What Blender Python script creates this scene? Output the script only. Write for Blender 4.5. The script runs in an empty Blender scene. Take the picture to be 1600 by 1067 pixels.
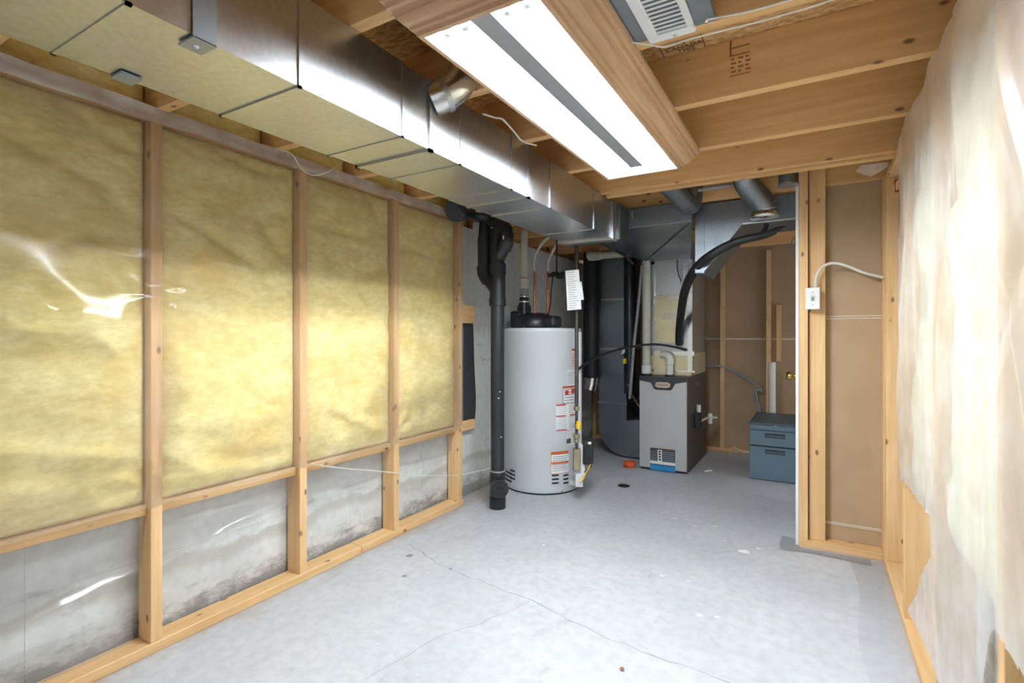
import bpy, math, random
from mathutils import Vector, Matrix, noise
random.seed(7)
sc = bpy.context.scene
COL = sc.collection
# ------------------------------------------------------------------ camera, light, exposure
H = 1.12                       # lens height above the slab
F, CX, HY = 807.0, 800.0, 525.0
TH = math.radians(30.3); CO, SI = math.cos(TH), math.sin(TH)
cd = bpy.data.cameras.new('camera'); cam = bpy.data.objects.new('camera', cd); COL.objects.link(cam)
cam.location = (0, 0, H); cam.rotation_euler = (math.radians(90), 0, TH)
cd.sensor_width = 36; cd.sensor_fit = 'HORIZONTAL'; cd.lens = 36*F/1600; cd.shift_y = -8.5/1600
cd.clip_start = .02
sc.camera = cam
w = bpy.data.worlds.new('world'); sc.world = w; w.use_nodes = True
w.node_tree.nodes['Background'].inputs[0].default_value = (.86, .93, 1, 1)
w.node_tree.nodes['Background'].inputs[1].default_value = .62
TUBE_STRENGTH = 72
sc.view_settings.view_transform = 'Standard'; sc.view_settings.look = 'None'
sc.view_settings.gamma = 1; sc.view_settings.use_curve_mapping = False
sc.view_settings.exposure = 0.56

# ------------------------------------------------------------------ photo pixel -> point on a known plane
def ray(px, py):
    r = (px-CX)/F
    return Vector((r*CO-SI, r*SI+CO, (HY-py)/F))
def P(px, py, X=None, Y=None, Z=None):
    d = ray(px, py)
    t = X/d.x if X is not None else Y/d.y if Y is not None else (Z-H)/d.z
    return Vector((0, 0, H)) + d*t
def Yat(px, X): return P(px, 500, X=X).y
def proj(x, y, z):
    xc = x*CO+y*SI; zc = -x*SI+y*CO
    if zc < .05: return (1e6, 1e6)
    return (CX+F*xc/zc, HY-F*(z-H)/zc)
def inside(p, poly):
    x, y = p; c = False; n = len(poly)
    for i in range(n):
        x1, y1 = poly[i]; x2, y2 = poly[(i+1) % n]
        if (y1 > y) != (y2 > y) and x < (x2-x1)*(y-y1)/(y2-y1)+x1: c = not c
    return c
def nz(x, y, z=0.0): return noise.noise(Vector((x, y, z)))

# ------------------------------------------------------------------ materials
def lin(c):
    f = lambda v: v/12.92 if v <= .04045 else ((v+.055)/1.055)**2.4
    return tuple(f(v/255) for v in c)+(1,)
M = {}
def newmat(name):
    m = bpy.data.materials.new(name); m.use_nodes = True; M[name] = m
    nt = m.node_tree; b = nt.nodes['Principled BSDF']
    return m, nt, b
def N(nt, t, **kw):
    n = nt.nodes.new(t)
    for k, v in kw.items(): setattr(n, k, v)
    return n
def plain(name, col, rough=.5, metal=0, var=.12, scale=14, bump=0, spec=.5):
    m, nt, b = newmat(name); c = lin(col)
    tc = N(nt, 'ShaderNodeTexCoord'); nn = N(nt, 'ShaderNodeTexNoise'); nn.inputs['Scale'].default_value = scale; nn.inputs['Detail'].default_value = 4
    nt.links.new(tc.outputs['Object'], nn.inputs['Vector'])
    r = N(nt, 'ShaderNodeValToRGB'); e = r.color_ramp.elements
    e[0].position = .3; e[1].position = .7
    e[0].color = tuple(v*(1-var) for v in c[:3])+(1,); e[1].color = tuple(min(1, v*(1+var)) for v in c[:3])+(1,)
    nt.links.new(nn.outputs['Fac'], r.inputs[0]); nt.links.new(r.outputs[0], b.inputs['Base Color'])
    b.inputs['Roughness'].default_value = rough; b.inputs['Metallic'].default_value = metal
    b.inputs['Specular IOR Level'].default_value = spec
    if bump:
        bp = N(nt, 'ShaderNodeBump'); bp.inputs['Strength'].default_value = bump; bp.inputs['Distance'].default_value = .004
        nt.links.new(nn.outputs['Fac'], bp.inputs['Height']); nt.links.new(bp.outputs[0], b.inputs['Normal'])
    return m
def mixc(nt, fac, a, b):
    n = N(nt, 'ShaderNodeMix', data_type='RGBA')
    for s, v in ((n.inputs['Factor'], fac), (n.inputs[6], a), (n.inputs[7], b)):
        if isinstance(v, (tuple, float, int)): s.default_value = v
        else: nt.links.new(v, s)
    return n.outputs[2]
def ramp(nt, src, stops):
    r = N(nt, 'ShaderNodeValToRGB'); els = r.color_ramp.elements
    while len(els) < len(stops): els.new(.5)
    for e, (p, c) in zip(els, stops):
        e.position = p; e.color = c if len(c) == 4 else lin(c)
    nt.links.new(src, r.inputs[0]); return r.outputs[0]
W0, W1 = (0, 0, 0, 1), (1, 1, 1, 1)
def noisen(nt, scale, detail=4, sc3=None, src=None, rough=.55):
    tc = N(nt, 'ShaderNodeTexCoord'); mp = N(nt, 'ShaderNodeMapping')
    if sc3: mp.inputs['Scale'].default_value = sc3
    nt.links.new(tc.outputs['Object'], mp.inputs['Vector'])
    nn = N(nt, 'ShaderNodeTexNoise'); nn.inputs['Scale'].default_value = scale; nn.inputs['Detail'].default_value = detail
    nn.inputs['Roughness'].default_value = rough
    nt.links.new(mp.outputs[0], nn.inputs['Vector']); return nn.outputs['Fac'], mp.outputs[0]
def wood(name, axis, dark, light, knots=True, rough=.6):
    m, nt, b = newmat(name)
    s = [1, 1, 1]; s[axis] = .06
    f, vec = noisen(nt, 42, 6, s)
    col = ramp(nt, f, [(.25, dark), (.5, tuple((a+c)/2 for a, c in zip(dark, light))), (.75, light)])
    f2, _ = noisen(nt, 3.1, 3, tuple(.35 if v < 1 else 1 for v in s))
    col = mixc(nt, ramp(nt, f2, [(.42, W0), (.75, (.35, .35, .35, 1))]), col, lin(tuple(int(v*.84) for v in dark)))
    if knots:
        tc = N(nt, 'ShaderNodeTexCoord'); mp = N(nt, 'ShaderNodeMapping')
        k = [13, 13, 13]; k[axis] = 7; mp.inputs['Scale'].default_value = k
        nt.links.new(tc.outputs['Object'], mp.inputs['Vector'])
        v = N(nt, 'ShaderNodeTexVoronoi'); v.inputs['Scale'].default_value = 1.0
        nt.links.new(mp.outputs[0], v.inputs['Vector'])
        col = mixc(nt, ramp(nt, v.outputs['Distance'], [(.07, (.85, .85, .85, 1)), (.13, W0)]), col, lin((112, 68, 36)))
    nt.links.new(col, b.inputs['Base Color']); b.inputs['Roughness'].default_value = rough
    bp = N(nt, 'ShaderNodeBump'); bp.inputs['Strength'].default_value = .12; bp.inputs['Distance'].default_value = .003
    nt.links.new(f, bp.inputs['Height']); nt.links.new(bp.outputs[0], b.inputs['Normal'])
    return m
PD, PL = (216, 170, 114), (240, 204, 152)
for i, a in enumerate('xyz'): wood('pine_'+a, i, PD, PL)
for i, a in enumerate('xy'): wood('oak_'+a, i, (186, 144, 106), (224, 188, 154), False, .45)
wood('joist', 0, (212, 164, 106), (238, 196, 138))
def concrete(name, a, b_, stain, wall):
    m, nt, b = newmat(name)
    f, _ = noisen(nt, 1.6, 6, None, None, .62); f2, _ = noisen(nt, 24, 5)
    col = ramp(nt, f, [(.3, a), (.7, b_)])
    col = mixc(nt, ramp(nt, f2, [(.35, (.28, .28, .28, 1)), (.6, W0)]), col, lin(tuple(int(v*.86) for v in a)))
    f3, _ = noisen(nt, 5.5, 8, (1, .55, 1.6) if wall else None, None, .7)
    col = mixc(nt, ramp(nt, f3, [(.60, W0), (.72, (.65, .65, .65, 1))]), col, lin(stain))
    f4, _ = noisen(nt, 17, 3, None, None, .5)
    col = mixc(nt, ramp(nt, f4, [(.73, W0), (.76, (.6, .6, .6, 1))]), col, lin((238, 238, 236)))
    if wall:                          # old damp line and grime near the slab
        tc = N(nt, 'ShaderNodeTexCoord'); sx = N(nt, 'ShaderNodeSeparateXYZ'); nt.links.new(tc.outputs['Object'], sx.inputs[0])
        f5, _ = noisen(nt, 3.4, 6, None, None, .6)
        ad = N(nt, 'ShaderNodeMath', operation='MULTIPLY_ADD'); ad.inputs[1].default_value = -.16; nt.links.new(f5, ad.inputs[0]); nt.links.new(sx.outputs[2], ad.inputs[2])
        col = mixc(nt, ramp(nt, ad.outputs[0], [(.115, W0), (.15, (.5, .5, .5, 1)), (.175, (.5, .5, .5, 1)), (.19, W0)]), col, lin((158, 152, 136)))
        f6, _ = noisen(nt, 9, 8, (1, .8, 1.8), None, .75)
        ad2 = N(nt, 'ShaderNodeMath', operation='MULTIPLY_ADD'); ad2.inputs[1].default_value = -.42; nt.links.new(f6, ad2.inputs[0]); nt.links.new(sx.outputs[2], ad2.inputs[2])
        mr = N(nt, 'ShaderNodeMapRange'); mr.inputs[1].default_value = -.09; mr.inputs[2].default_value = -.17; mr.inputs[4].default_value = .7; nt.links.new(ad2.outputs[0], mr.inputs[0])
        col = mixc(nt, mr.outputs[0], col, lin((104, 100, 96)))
    if not wall:                      # dusty brown band along the left plate, grey scuffs beside it
        tc = N(nt, 'ShaderNodeTexCoord'); sx = N(nt, 'ShaderNodeSeparateXYZ'); nt.links.new(tc.outputs['Object'], sx.inputs[0])
        f5, _ = noisen(nt, 3.2, 7, (2, .7, 1), None, .65)
        ad = N(nt, 'ShaderNodeMath', operation='MULTIPLY_ADD'); ad.inputs[1].default_value = .5; nt.links.new(f5, ad.inputs[0]); nt.links.new(sx.outputs[0], ad.inputs[2])
        mr = N(nt, 'ShaderNodeMapRange'); mr.inputs[1].default_value = -1.66; mr.inputs[2].default_value = -1.76; nt.links.new(ad.outputs[0], mr.inputs[0]); mr.inputs[4].default_value = .55
        col = mixc(nt, mr.outputs[0], col, lin((168, 154, 134)))
        f6, _ = noisen(nt, 2.3, 8, (2.2, .8, 1), None, .72)
        col = mixc(nt, ramp(nt, f6, [(.58, W0), (.70, (.5, .5, .5, 1))]), col, lin((168, 170, 176)))
    nt.links.new(col, b.inputs['Base Color']); b.inputs['Roughness'].default_value = .75 if wall else .62
    bp = N(nt, 'ShaderNodeBump'); bp.inputs['Strength'].default_value = .25 if wall else .1; bp.inputs['Distance'].default_value = .004
    nt.links.new(f2, bp.inputs['Height']); nt.links.new(bp.outputs[0], b.inputs['Normal'])
concrete('concrete_wall', (198, 199, 196), (224, 225, 222), (150, 147, 138), True)
concrete('slab', (186, 189, 194), (208, 210, 214), (164, 166, 168), False)
def insul(name, a, b_, o):
    m, nt, b = newmat(name)
    f, _ = noisen(nt, 7, 8, (1, .6, 1), None, .65); f2, _ = noisen(nt, 2.6, 3)
    col = ramp(nt, f, [(.3, a), (.66, b_)])
    col = mixc(nt, ramp(nt, f2, [(.55, W0), (.75, (.6, .6, .6, 1))]), col, lin(o))
    f7, _ = noisen(nt, 34, 7, (1, .55, 1.2), None, .7)
    col = mixc(nt, ramp(nt, f7, [(.40, (.38, .38, .38, 1)), (.6, W0)]), col, lin(tuple(int(v*.86) for v in a)))
    nt.links.new(col, b.inputs['Base Color']); b.inputs['Roughness'].default_value = .95; b.inputs['Specular IOR Level'].default_value = .1
    bp = N(nt, 'ShaderNodeBump'); bp.inputs['Strength'].default_value = .5; bp.inputs['Distance'].default_value = .012
    nt.links.new(f, bp.inputs['Height']); nt.links.new(bp.outputs[0], b.inputs['Normal'])
insul('fibreglass', (230, 206, 122), (254, 241, 180), (236, 200, 106))
insul('fibreglass_pale', (236, 230, 190), (248, 245, 222), (240, 230, 180))
def osb():
    m, nt, b = newmat('osb')
    tc = N(nt, 'ShaderNodeTexCoord'); mp = N(nt, 'ShaderNodeMapping'); mp.inputs['Scale'].default_value = (45, 110, 60)
    nt.links.new(tc.outputs['Object'], mp.inputs['Vector'])
    v = N(nt, 'ShaderNodeTexVoronoi'); v.inputs['Scale'].default_value = 1; nt.links.new(mp.outputs[0], v.inputs['Vector'])
    sp = N(nt, 'ShaderNodeSeparateColor'); nt.links.new(v.outputs['Color'], sp.inputs[0])
    col = ramp(nt, sp.outputs[0], [(0, (176, 134, 86)), (.5, (206, 164, 110)), (1, (226, 188, 136))])
    nt.links.new(col, b.inputs['Base Color']); b.inputs['Roughness'].default_value = .7
osb()
def galv(name, col, rough, smear=.5):
    m, nt, b = newmat(name)
    f, _ = noisen(nt, 60, 3); f2, _ = noisen(nt, 3.5, 5)
    c = lin(col)
    cc = ramp(nt, f, [(.3, tuple(v*.85 for v in c[:3])+(1,)), (.7, c)])
    nt.links.new(cc, b.inputs['Base Color']); b.inputs['Metallic'].default_value = 1
    mr = N(nt, 'ShaderNodeMapRange'); mr.inputs[1].default_value = .3; mr.inputs[2].default_value = .7
    mr.inputs[3].default_value = rough*(1-smear*.4); mr.inputs[4].default_value = rough*(1+smear*.5)
    nt.links.new(f2, mr.inputs[0]); nt.links.new(mr.outputs[0], b.inputs['Roughness'])
    bp = N(nt, 'ShaderNodeBump'); bp.inputs['Strength'].default_value = .05; bp.inputs['Distance'].default_value = .02
    nt.links.new(f2, bp.inputs['Height']); nt.links.new(bp.outputs[0], b.inputs['Normal'])
galv('galvanized', (200, 203, 206), .34); galv('galvanized_dull', (142, 150, 156), .44); galv('foil', (226, 226, 222), .22, .8)
def film(name, milk, rough, extra, gloss=.7):
    m = bpy.data.materials.new(name); m.use_nodes = True; M[name] = m
    nt = m.node_tree; nt.nodes.clear()
    out = N(nt, 'ShaderNodeOutputMaterial'); tr = N(nt, 'ShaderNodeBsdfTransparent'); gl = N(nt, 'ShaderNodeBsdfGlossy')
    gl.inputs['Roughness'].default_value = rough; gl.inputs['Color'].default_value = (1, 1, 1, 1)
    df = N(nt, 'ShaderNodeBsdfDiffuse'); df.inputs['Color'].default_value = (.93, .93, .94, 1)
    tl = N(nt, 'ShaderNodeBsdfTranslucent'); tl.inputs['Color'].default_value = (.93, .93, .94, 1)
    ad = N(nt, 'ShaderNodeMixShader'); ad.inputs[0].default_value = .35
    nt.links.new(df.outputs[0], ad.inputs[1]); nt.links.new(tl.outputs[0], ad.inputs[2])
    fr = N(nt, 'ShaderNodeFresnel'); fr.inputs['IOR'].default_value = 1.45
    ma = N(nt, 'ShaderNodeMath', operation='MULTIPLY_ADD'); ma.inputs[1].default_value = gloss; ma.inputs[2].default_value = extra
    nt.links.new(fr.outputs[0], ma.inputs[0])
    m1 = N(nt, 'ShaderNodeMixShader'); m2 = N(nt, 'ShaderNodeMixShader')
    f, _ = noisen(nt, 5, 4)
    mr = N(nt, 'ShaderNodeMapRange'); mr.inputs[1].default_value = .3; mr.inputs[2].default_value = .7
    mr.inputs[3].default_value = milk*.6; mr.inputs[4].default_value = milk*1.4
    nt.links.new(f, mr.inputs[0]); nt.links.new(mr.outputs[0], m2.inputs[0])
    nt.links.new(tr.outputs[0], m2.inputs[1]); nt.links.new(ad.outputs[0], m2.inputs[2])
    nt.links.new(ma.outputs[0], m1.inputs[0]); nt.links.new(m2.outputs[0], m1.inputs[1]); nt.links.new(gl.outputs[0], m1.inputs[2])
    nt.links.new(m1.outputs[0], out.inputs[0])
film('poly_clear', .13, .17, .01); film('poly_milky', .5, .2, .0); film('poly_wall', .43, .3, .0, .3)
plain('white_paint', (236, 237, 238), .4, var=.03); plain('white_enamel', (232, 235, 238), .3, var=.03)
plain('tank_white', (222, 228, 232), .32, var=.03, scale=3)
plain('pvc', (226, 226, 220), .35, var=.04); plain('pvc_aged', (206, 204, 190), .4, var=.05)
plain('abs_black', (34, 37, 42), .38, var=.2, scale=9); plain('rubber_black', (24, 25, 28), .55, var=.2)
plain('membrane', (44, 44, 48), .6, var=.2)
plain('drywall_paper', (178, 154, 122), .85, var=.06, scale=5); plain('drywall_tape', (222, 212, 194), .85, var=.04)
plain('steel_pipe', (88, 84, 80), .45, .7, var=.25); plain('brass_nickel', (176, 164, 140), .35, .9, var=.15)
plain('copper', (186, 116, 76), .35, 1, var=.15); plain('brass', (212, 176, 84), .18, 1, var=.05)
plain('yellow', (240, 202, 30), .45, var=.08); plain('orange', (226, 88, 40), .5, var=.08); plain('red', (196, 40, 36), .5, var=.08)
plain('furnace_front', (196, 196, 196), .42, .3, var=.03, scale=4); plain('furnace_side', (86, 80, 76), .45, .3, var=.08)
plain('furnace_dark', (44, 47, 52), .45, var=.08)
plain('cabinet_blue', (100, 124, 138), .42, var=.03); plain('cabinet_top', (78, 92, 100), .5, var=.05); plain('cabinet_dark', (40, 50, 58), .6)
plain('paper', (236, 237, 236), .8, var=.03); plain('ink', (70, 74, 80), .8); plain('ink_light', (160, 166, 174), .8)
plain('ink_orange', (206, 104, 54), .7); plain('ink_red', (190, 48, 44), .7); plain('ink_blue', (36, 142, 206), .6); plain('ink_black', (40, 40, 42), .7)
plain('ink_brown', (92, 60, 36), .85)
plain('cable_white', (226, 222, 212), .5, var=.05); plain('cable_grey', (150, 152, 156), .5, var=.05)
plain('shadow_gap', (30, 30, 32), .9); plain('crack', (142, 142, 144), .9); plain('iron', (54, 54, 56), .6, .5, var=.25)
plain('cream_foil', (214, 204, 168), .35, .6, var=.1, scale=5); plain('chrome', (225, 226, 228), .15, 1, var=.04)
plain('stone', (150, 110, 78), .8); plain('grey_steel', (150, 158, 166), .4, .6, var=.06)
mt, nt, b = newmat('tube_glow'); b.inputs['Base Color'].default_value = (1, 1, 1, 1)
b.inputs['Emission Color'].default_value = (.87, .94, 1, 1); b.inputs['Emission Strength'].default_value = TUBE_STRENGTH

# ------------------------------------------------------------------ mesh building
class MB:
    def __init__(s): s.v = []; s.f = []; s.sm = []
    def add(s, vs, fs, smooth=False):
        o = len(s.v); s.v += [tuple(v) for v in vs]
        for f in fs: s.f.append(tuple(i+o for i in f)); s.sm.append(smooth)
        return s
    def box(s, x0, x1, y0, y1, z0, z1):
        x0, x1 = sorted((x0, x1)); y0, y1 = sorted((y0, y1)); z0, z1 = sorted((z0, z1))
        return s.add([(x0, y0, z0), (x1, y0, z0), (x1, y1, z0), (x0, y1, z0), (x0, y0, z1), (x1, y0, z1), (x1, y1, z1), (x0, y1, z1)],
                     [(0, 3, 2, 1), (4, 5, 6, 7), (0, 1, 5, 4), (1, 2, 6, 5), (2, 3, 7, 6), (3, 0, 4, 7)])
    def bar(s, a, b, wv, hv):              # box along a->b with half-size vectors
        a, b, wv, hv = map(Vector, (a, b, wv, hv))
        q = [a-wv-hv, a+wv-hv, a+wv+hv, a-wv+hv, b-wv-hv, b+wv-hv, b+wv+hv, b-wv+hv]
        return s.add(q, [(0, 3, 2, 1), (4, 5, 6, 7), (0, 1, 5, 4), (1, 2, 6, 5), (2, 3, 7, 6), (3, 0, 4, 7)])
    def prism(s, poly, ax, a0, a1, smooth=False):      # poly in the two other axes, extruded along ax
        def mk(p, a):
            q = list(p); q.insert(ax, a); return q
        n = len(poly)
        fs = [tuple(range(n))[::-1], tuple(range(n, 2*n))] + [(i, (i+1) % n, n+(i+1) % n, n+i) for i in range(n)]
        return s.add([mk(p, a0) for p in poly]+[mk(p, a1) for p in poly], fs, smooth)
    def tube(s, pts, r, n=12, cap=True, sub=0):
        pts = [Vector(p) for p in pts]
        rs = r if isinstance(r, (list, tuple)) else [r]*len(pts)
        if sub and len(pts) > 2:
            q, qr = [], []
            for i in range(len(pts)-1):
                p0, p1, p2, p3 = pts[max(i-1, 0)], pts[i], pts[i+1], pts[min(i+2, len(pts)-1)]
                for k in range(sub):
                    t = k/sub
                    q.append(.5*((2*p1)+(p2-p0)*t+(2*p0-5*p1+4*p2-p3)*t*t+(3*p1-p0-3*p2+p3)*t**3)); qr.append(rs[i]*(1-t)+rs[i+1]*t)
            q.append(pts[-1]); qr.append(rs[-1]); pts, rs = q, qr
        vs, fs = [], []; u = None
        for i, p in enumerate(pts):
            t = (pts[min(i+1, len(pts)-1)]-pts[max(i-1, 0)])
            if t.length < 1e-9: t = Vector((0, 0, 1))
            t.normalize()
            if u is None: u = t.cross(Vector((0, 0, 1)) if abs(t.z) < .9 else Vector((1, 0, 0)))
            u = (u-t*u.dot(t)).normalized(); w_ = t.cross(u)
            for k in range(n):
                a = 2*math.pi*k/n; vs.append(p+rs[i]*(math.cos(a)*u+math.sin(a)*w_))
        for i in range(len(pts)-1):
            for k in range(n):
                k2 = (k+1) % n; fs.append((i*n+k, i*n+k2, (i+1)*n+k2, (i+1)*n+k))
        s.add(vs, fs, True)
        if cap:
            m_ = (len(pts)-1)*n
            s.add(vs[:n], [tuple(range(n))[::-1]]); s.add(vs[m_:], [tuple(range(n))])
        return s
    def lathe(s, prof, c, n=32, ax=2):                  # prof: (radius, height)
        vs, fs = [], []
        for r, h in prof:
            for k in range(n):
                a = 2*math.pi*k/n; q = [r*math.cos(a), r*math.sin(a)]; q.insert(ax, h)
                vs.append(Vector(c)+Vector(q))
        for i in range(len(prof)-1):
            for k in range(n):
                k2 = (k+1) % n; fs.append((i*n+k, i*n+k2, (i+1)*n+k2, (i+1)*n+k))
        return s.add(vs, fs, True)
    def grid(s, fn, nu, nv, keep=None, smooth=True):
        vs = [Vector(fn(i/nu, j/nv)) for j in range(nv+1) for i in range(nu+1)]
        fs = []
        for j in range(nv):
            for i in range(nu):
                q = (j*(nu+1)+i, j*(nu+1)+i+1, (j+1)*(nu+1)+i+1, (j+1)*(nu+1)+i)
                if keep is None or keep(sum((vs[k] for k in q), Vector())/4): fs.append(q)
        return s.add(vs, fs, smooth)
    def build(s, name, mat, parent=None, bevel=0, seg=1, label=None):
        me = bpy.data.meshes.new(name); me.from_pydata(s.v, [], s.f)
        me.polygons.foreach_set('use_smooth', s.sm); me.materials.append(M[mat]); me.validate(); me.update()
        o = bpy.data.objects.new(name, me); COL.objects.link(o)
        if parent is not None:
            o.parent = parent
            if parent.type == 'EMPTY': o.matrix_parent_inverse = Matrix.Translation(-parent.location)
        if bevel:
            bm = o.modifiers.new('bevel', 'BEVEL'); bm.width = bevel; bm.segments = seg; bm.limit_method = 'ANGLE'
        if label: o['label'] = label
        return o
def tag(o, label, cat, group=None, kind=None):
    o['label'] = label; o['category'] = cat
    if group: o['group'] = group
    if kind: o['kind'] = kind
    return o
def thing(name, label, cat, loc=(0, 0, 0), group=None):
    o = bpy.data.objects.new(name, None); COL.objects.link(o); o.location = loc; o.empty_display_size = .1
    return tag(o, label, cat, group)
def struct(o, label=None):
    o['kind'] = 'structure'
    if label: o['label'] = label
    return o
def text(name, body, size, mat, origin, ux, uy, parent, depth=.0006):
    cu = bpy.data.curves.new(name, 'FONT'); cu.body = body; cu.size = size; cu.extrude = depth; cu.align_x = 'CENTER'; cu.align_y = 'CENTER'; cu.resolution_u = 2
    tmp = bpy.data.objects.new('tmp', cu); COL.objects.link(tmp)
    me = bpy.data.meshes.new_from_object(tmp.evaluated_get(bpy.context.evaluated_depsgraph_get()))
    bpy.data.objects.remove(tmp); bpy.data.curves.remove(cu)
    ux, uy = Vector(ux).normalized(), Vector(uy).normalized(); uz = ux.cross(uy)
    o0 = Vector(origin)
    for v in me.vertices: v.co = o0+ux*v.co.x+uy*v.co.y+uz*v.co.z
    me.materials.clear(); me.materials.append(M[mat]); me.name = name
    o = bpy.data.objects.new(name, me); COL.objects.link(o); o.parent = parent
    if parent.type == 'EMPTY': o.matrix_parent_inverse = Matrix.Translation(-parent.location)
    return o

# ------------------------------------------------------------------ key planes
XF = -2.01                    # room face of the left stud wall
XC = -2.112                   # face of the left foundation wall
ZJ, ZS = 1.92, 2.105           # joist underside, subfloor underside
XR = .30                      # room face of the right stud wall
YP = 3.15                     # partition, near face
YB = 5.35                     # far wall, near face of its studs
LS = [-.294, .316, .926, 1.536, 2.146, 2.748]     # left studs (near side)
RS = [.65, 1.27, 1.88, 2.47, 3.06]                # right studs (near side)
JY = [-.45, .02, .48, .94, 1.395, 1.85, 2.31, 2.757, 3.215, 3.67, 4.12, 4.58, 5.04]

# ------------------------------------------------------------------ structure
floor = struct(MB().box(-2.4, 1.0, -1.2, 5.6, -.1, 0).build('floor', 'slab'))
def crack(pts, wd):
    m = MB(); q = []
    for i in range(len(pts)-1):
        a, b = P(*pts[i], Z=0), P(*pts[i+1], Z=0); n = max(3, int((b-a).length/.03))
        for k in range(n):
            p = a.lerp(b, k/n); q.append(p+Vector((nz(p.x*14, p.y*14)*.014, nz(p.x*14+9, p.y*14)*.014, 0)))
    q.append(P(*pts[-1], Z=0)); vs, fs = [], []
    for i, p in enumerate(q):
        t = (q[min(i+1, len(q)-1)]-q[max(i-1, 0)]).normalized(); s_ = Vector((-t.y, t.x, 0))*wd*(.5+abs(nz(p.x*20, p.y*20, 3))*1.6)
        vs += [p-s_+Vector((0, 0, .0006)), p+s_+Vector((0, 0, .0006))]
        if i: fs.append((2*i-2, 2*i, 2*i+1, 2*i-1))
    m.add(vs, fs).build('crack', 'crack', floor)
crack([(642, 850), (680, 880), (740, 905), (830, 938), (905, 975), (960, 1002), (1030, 1028), (1100, 1050), (1160, 1075)], .0019)
crack([(828, 940), (740, 978), (690, 992), (640, 1022), (570, 1062)], .0011)
crack([(915, 728), (950, 716), (965, 712)], .002)
crack([(1090, 868), (1160, 858), (1225, 850)], .0008)

wl = struct(MB().box(XC-.2, XC, -1.2, 5.6, 0, 1.885).build('wall_left', 'concrete_wall'))
for z in (.30, 1.02, 1.50):
    MB().box(XC-.002, XC+.0018, -1.2, 5.55, z, z+.004).build('form_line', 'concrete_wall', wl)
for y in (.62, 1.92, 2.5, 3.0):
    MB().box(XC-.002, XC+.0015, y, y+.004, 0, 1.88).build('form_line', 'concrete_wall', wl)
for i, y in enumerate(LS):
    MB().box(XF-.089, XF, y, y+.038, .038, 1.882).build('stud', 'pine_z', wl, .002)
MB().box(XF-.089, XF+.001, -1.1, 1.905, 0, .038).build('bottom_plate', 'pine_y', wl, .003)
MB().box(XF-.089, XF, 1.909, 2.80, 0, .038).build('bottom_plate', 'pine_y', wl, .003)
MB().box(XF-.10, XF+.004, -1.1, 2.80, 1.882, ZJ).build('top_plate', 'pine_y', wl, .003)
for i in range(len(LS)-1):
    MB().box(XF-.089, XF-.028, LS[i]+.038, LS[i+1], .486, .524).build('blocking', 'pine_y', wl, .002)
MB().box(XC-.2, XC-.16, -1.2, 5.6, 1.885, ZS).build('rim_board', 'osb', wl)

wr = struct(MB().box(.43, .65, -1.2, 3.3, 0, 1.885).build('wall_right', 'concrete_wall'))
for y in RS: MB().box(XR, XR+.089, y, y+.038, .038, 1.882).build('stud', 'pine_z', wr, .002)
MB().box(XR+.02, XR+.109, 3.102, 3.145, .038, 1.882).build('stud', 'pine_z', wr, .002)
MB().box(XR-.004, XR+.089, -1.1, 3.14, 0, .038).build('bottom_plate', 'pine_y', wr, .003)
MB().box(XR+.005, XR+.089, -1.1, 3.14, 1.882, ZJ-.001).build('top_plate', 'pine_y', wr, .003)
MB().box(.60, .65, -1.2, 3.3, 1.885, ZS).build('rim_board', 'osb', wr)
MB().bar((.335, 3.05, 1.80), (.405, 2.98, 1.90), (.02, .012, 0), (0, 0, .02)).build('brace', 'pine_x', wr, .002)
MB().box(.33, .40, 3.02, 3.05, 1.80, 1.86).build('tape_patch', 'red', wr)

wb = struct(MB().box(XC, 1.0, YB+.09, YB+.14, 0, ZS).build('wall_back', 'drywall_paper'))
for x in (-2.10, -1.70, -1.19, -.787, -.384, .02): MB().box(x, x+.038, YB, YB+.089, .038, ZJ).build('stud', 'pine_z', wb, .002)
MB().box(XC+.01, .95, YB-.002, YB+.089, 0, .038).build('bottom_plate', 'pine_x', wb, .003)
MB().box(XC, .95, YB+.084, YB+.0905, 1.085, 1.10).build('drywall_joint', 'drywall_tape', wb)
a, b_ = P(1213, 476, Y=YB+.06), P(1221, 565, Y=YB+.06)
MB().box(a.x, b_.x, YB+.05, YB+.088, b_.z, a.z).build('board', 'pine_z', wb, .002)

# partition with the doorway
xj = P(1248, 700, Y=YP).x
wp = struct(MB().box(xj+.004, .95, YP+.089, YP+.102, .0, ZS).build('wall_partition', 'drywall_paper'))
def pst(p0, p1, y0=0, y1=.089, z1=ZS-.002): MB().box(P(p0, 600, Y=YP).x, P(p1, 600, Y=YP).x, YP+y0, YP+y1, .038, z1).build('stud', 'pine_z', wp, .002)
pst(1248, 1262.5, 0); pst(1264, 1290, .03, .088); pst(1380, 1394, -.004, .085, 1.91)
MB().box(xj, .42, YP-.002, YP+.089, 0, .038).build('bottom_plate', 'pine_x', wp, .003)
q0, q1 = P(1290, 490, Y=YP+.089), P(1380, 484, Y=YP+.089)
for z in (1.21, 1.222): MB().box(q0.x, .3, YP+.084, YP+.09, z, z+.005).build('drywall_joint', 'drywall_tape', wp)
for z in (.118, .126): MB().box(q0.x, .3, YP+.084, YP+.09, z, z+.005).build('drywall_joint', 'drywall_tape', wp)
xa = P(1243.2, 700, Y=YP).x
MB().box(xa, xj-.0005, YP-.002, YP+.10, .006, ZS-.003).build('door_jamb', 'white_paint', wp)

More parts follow.
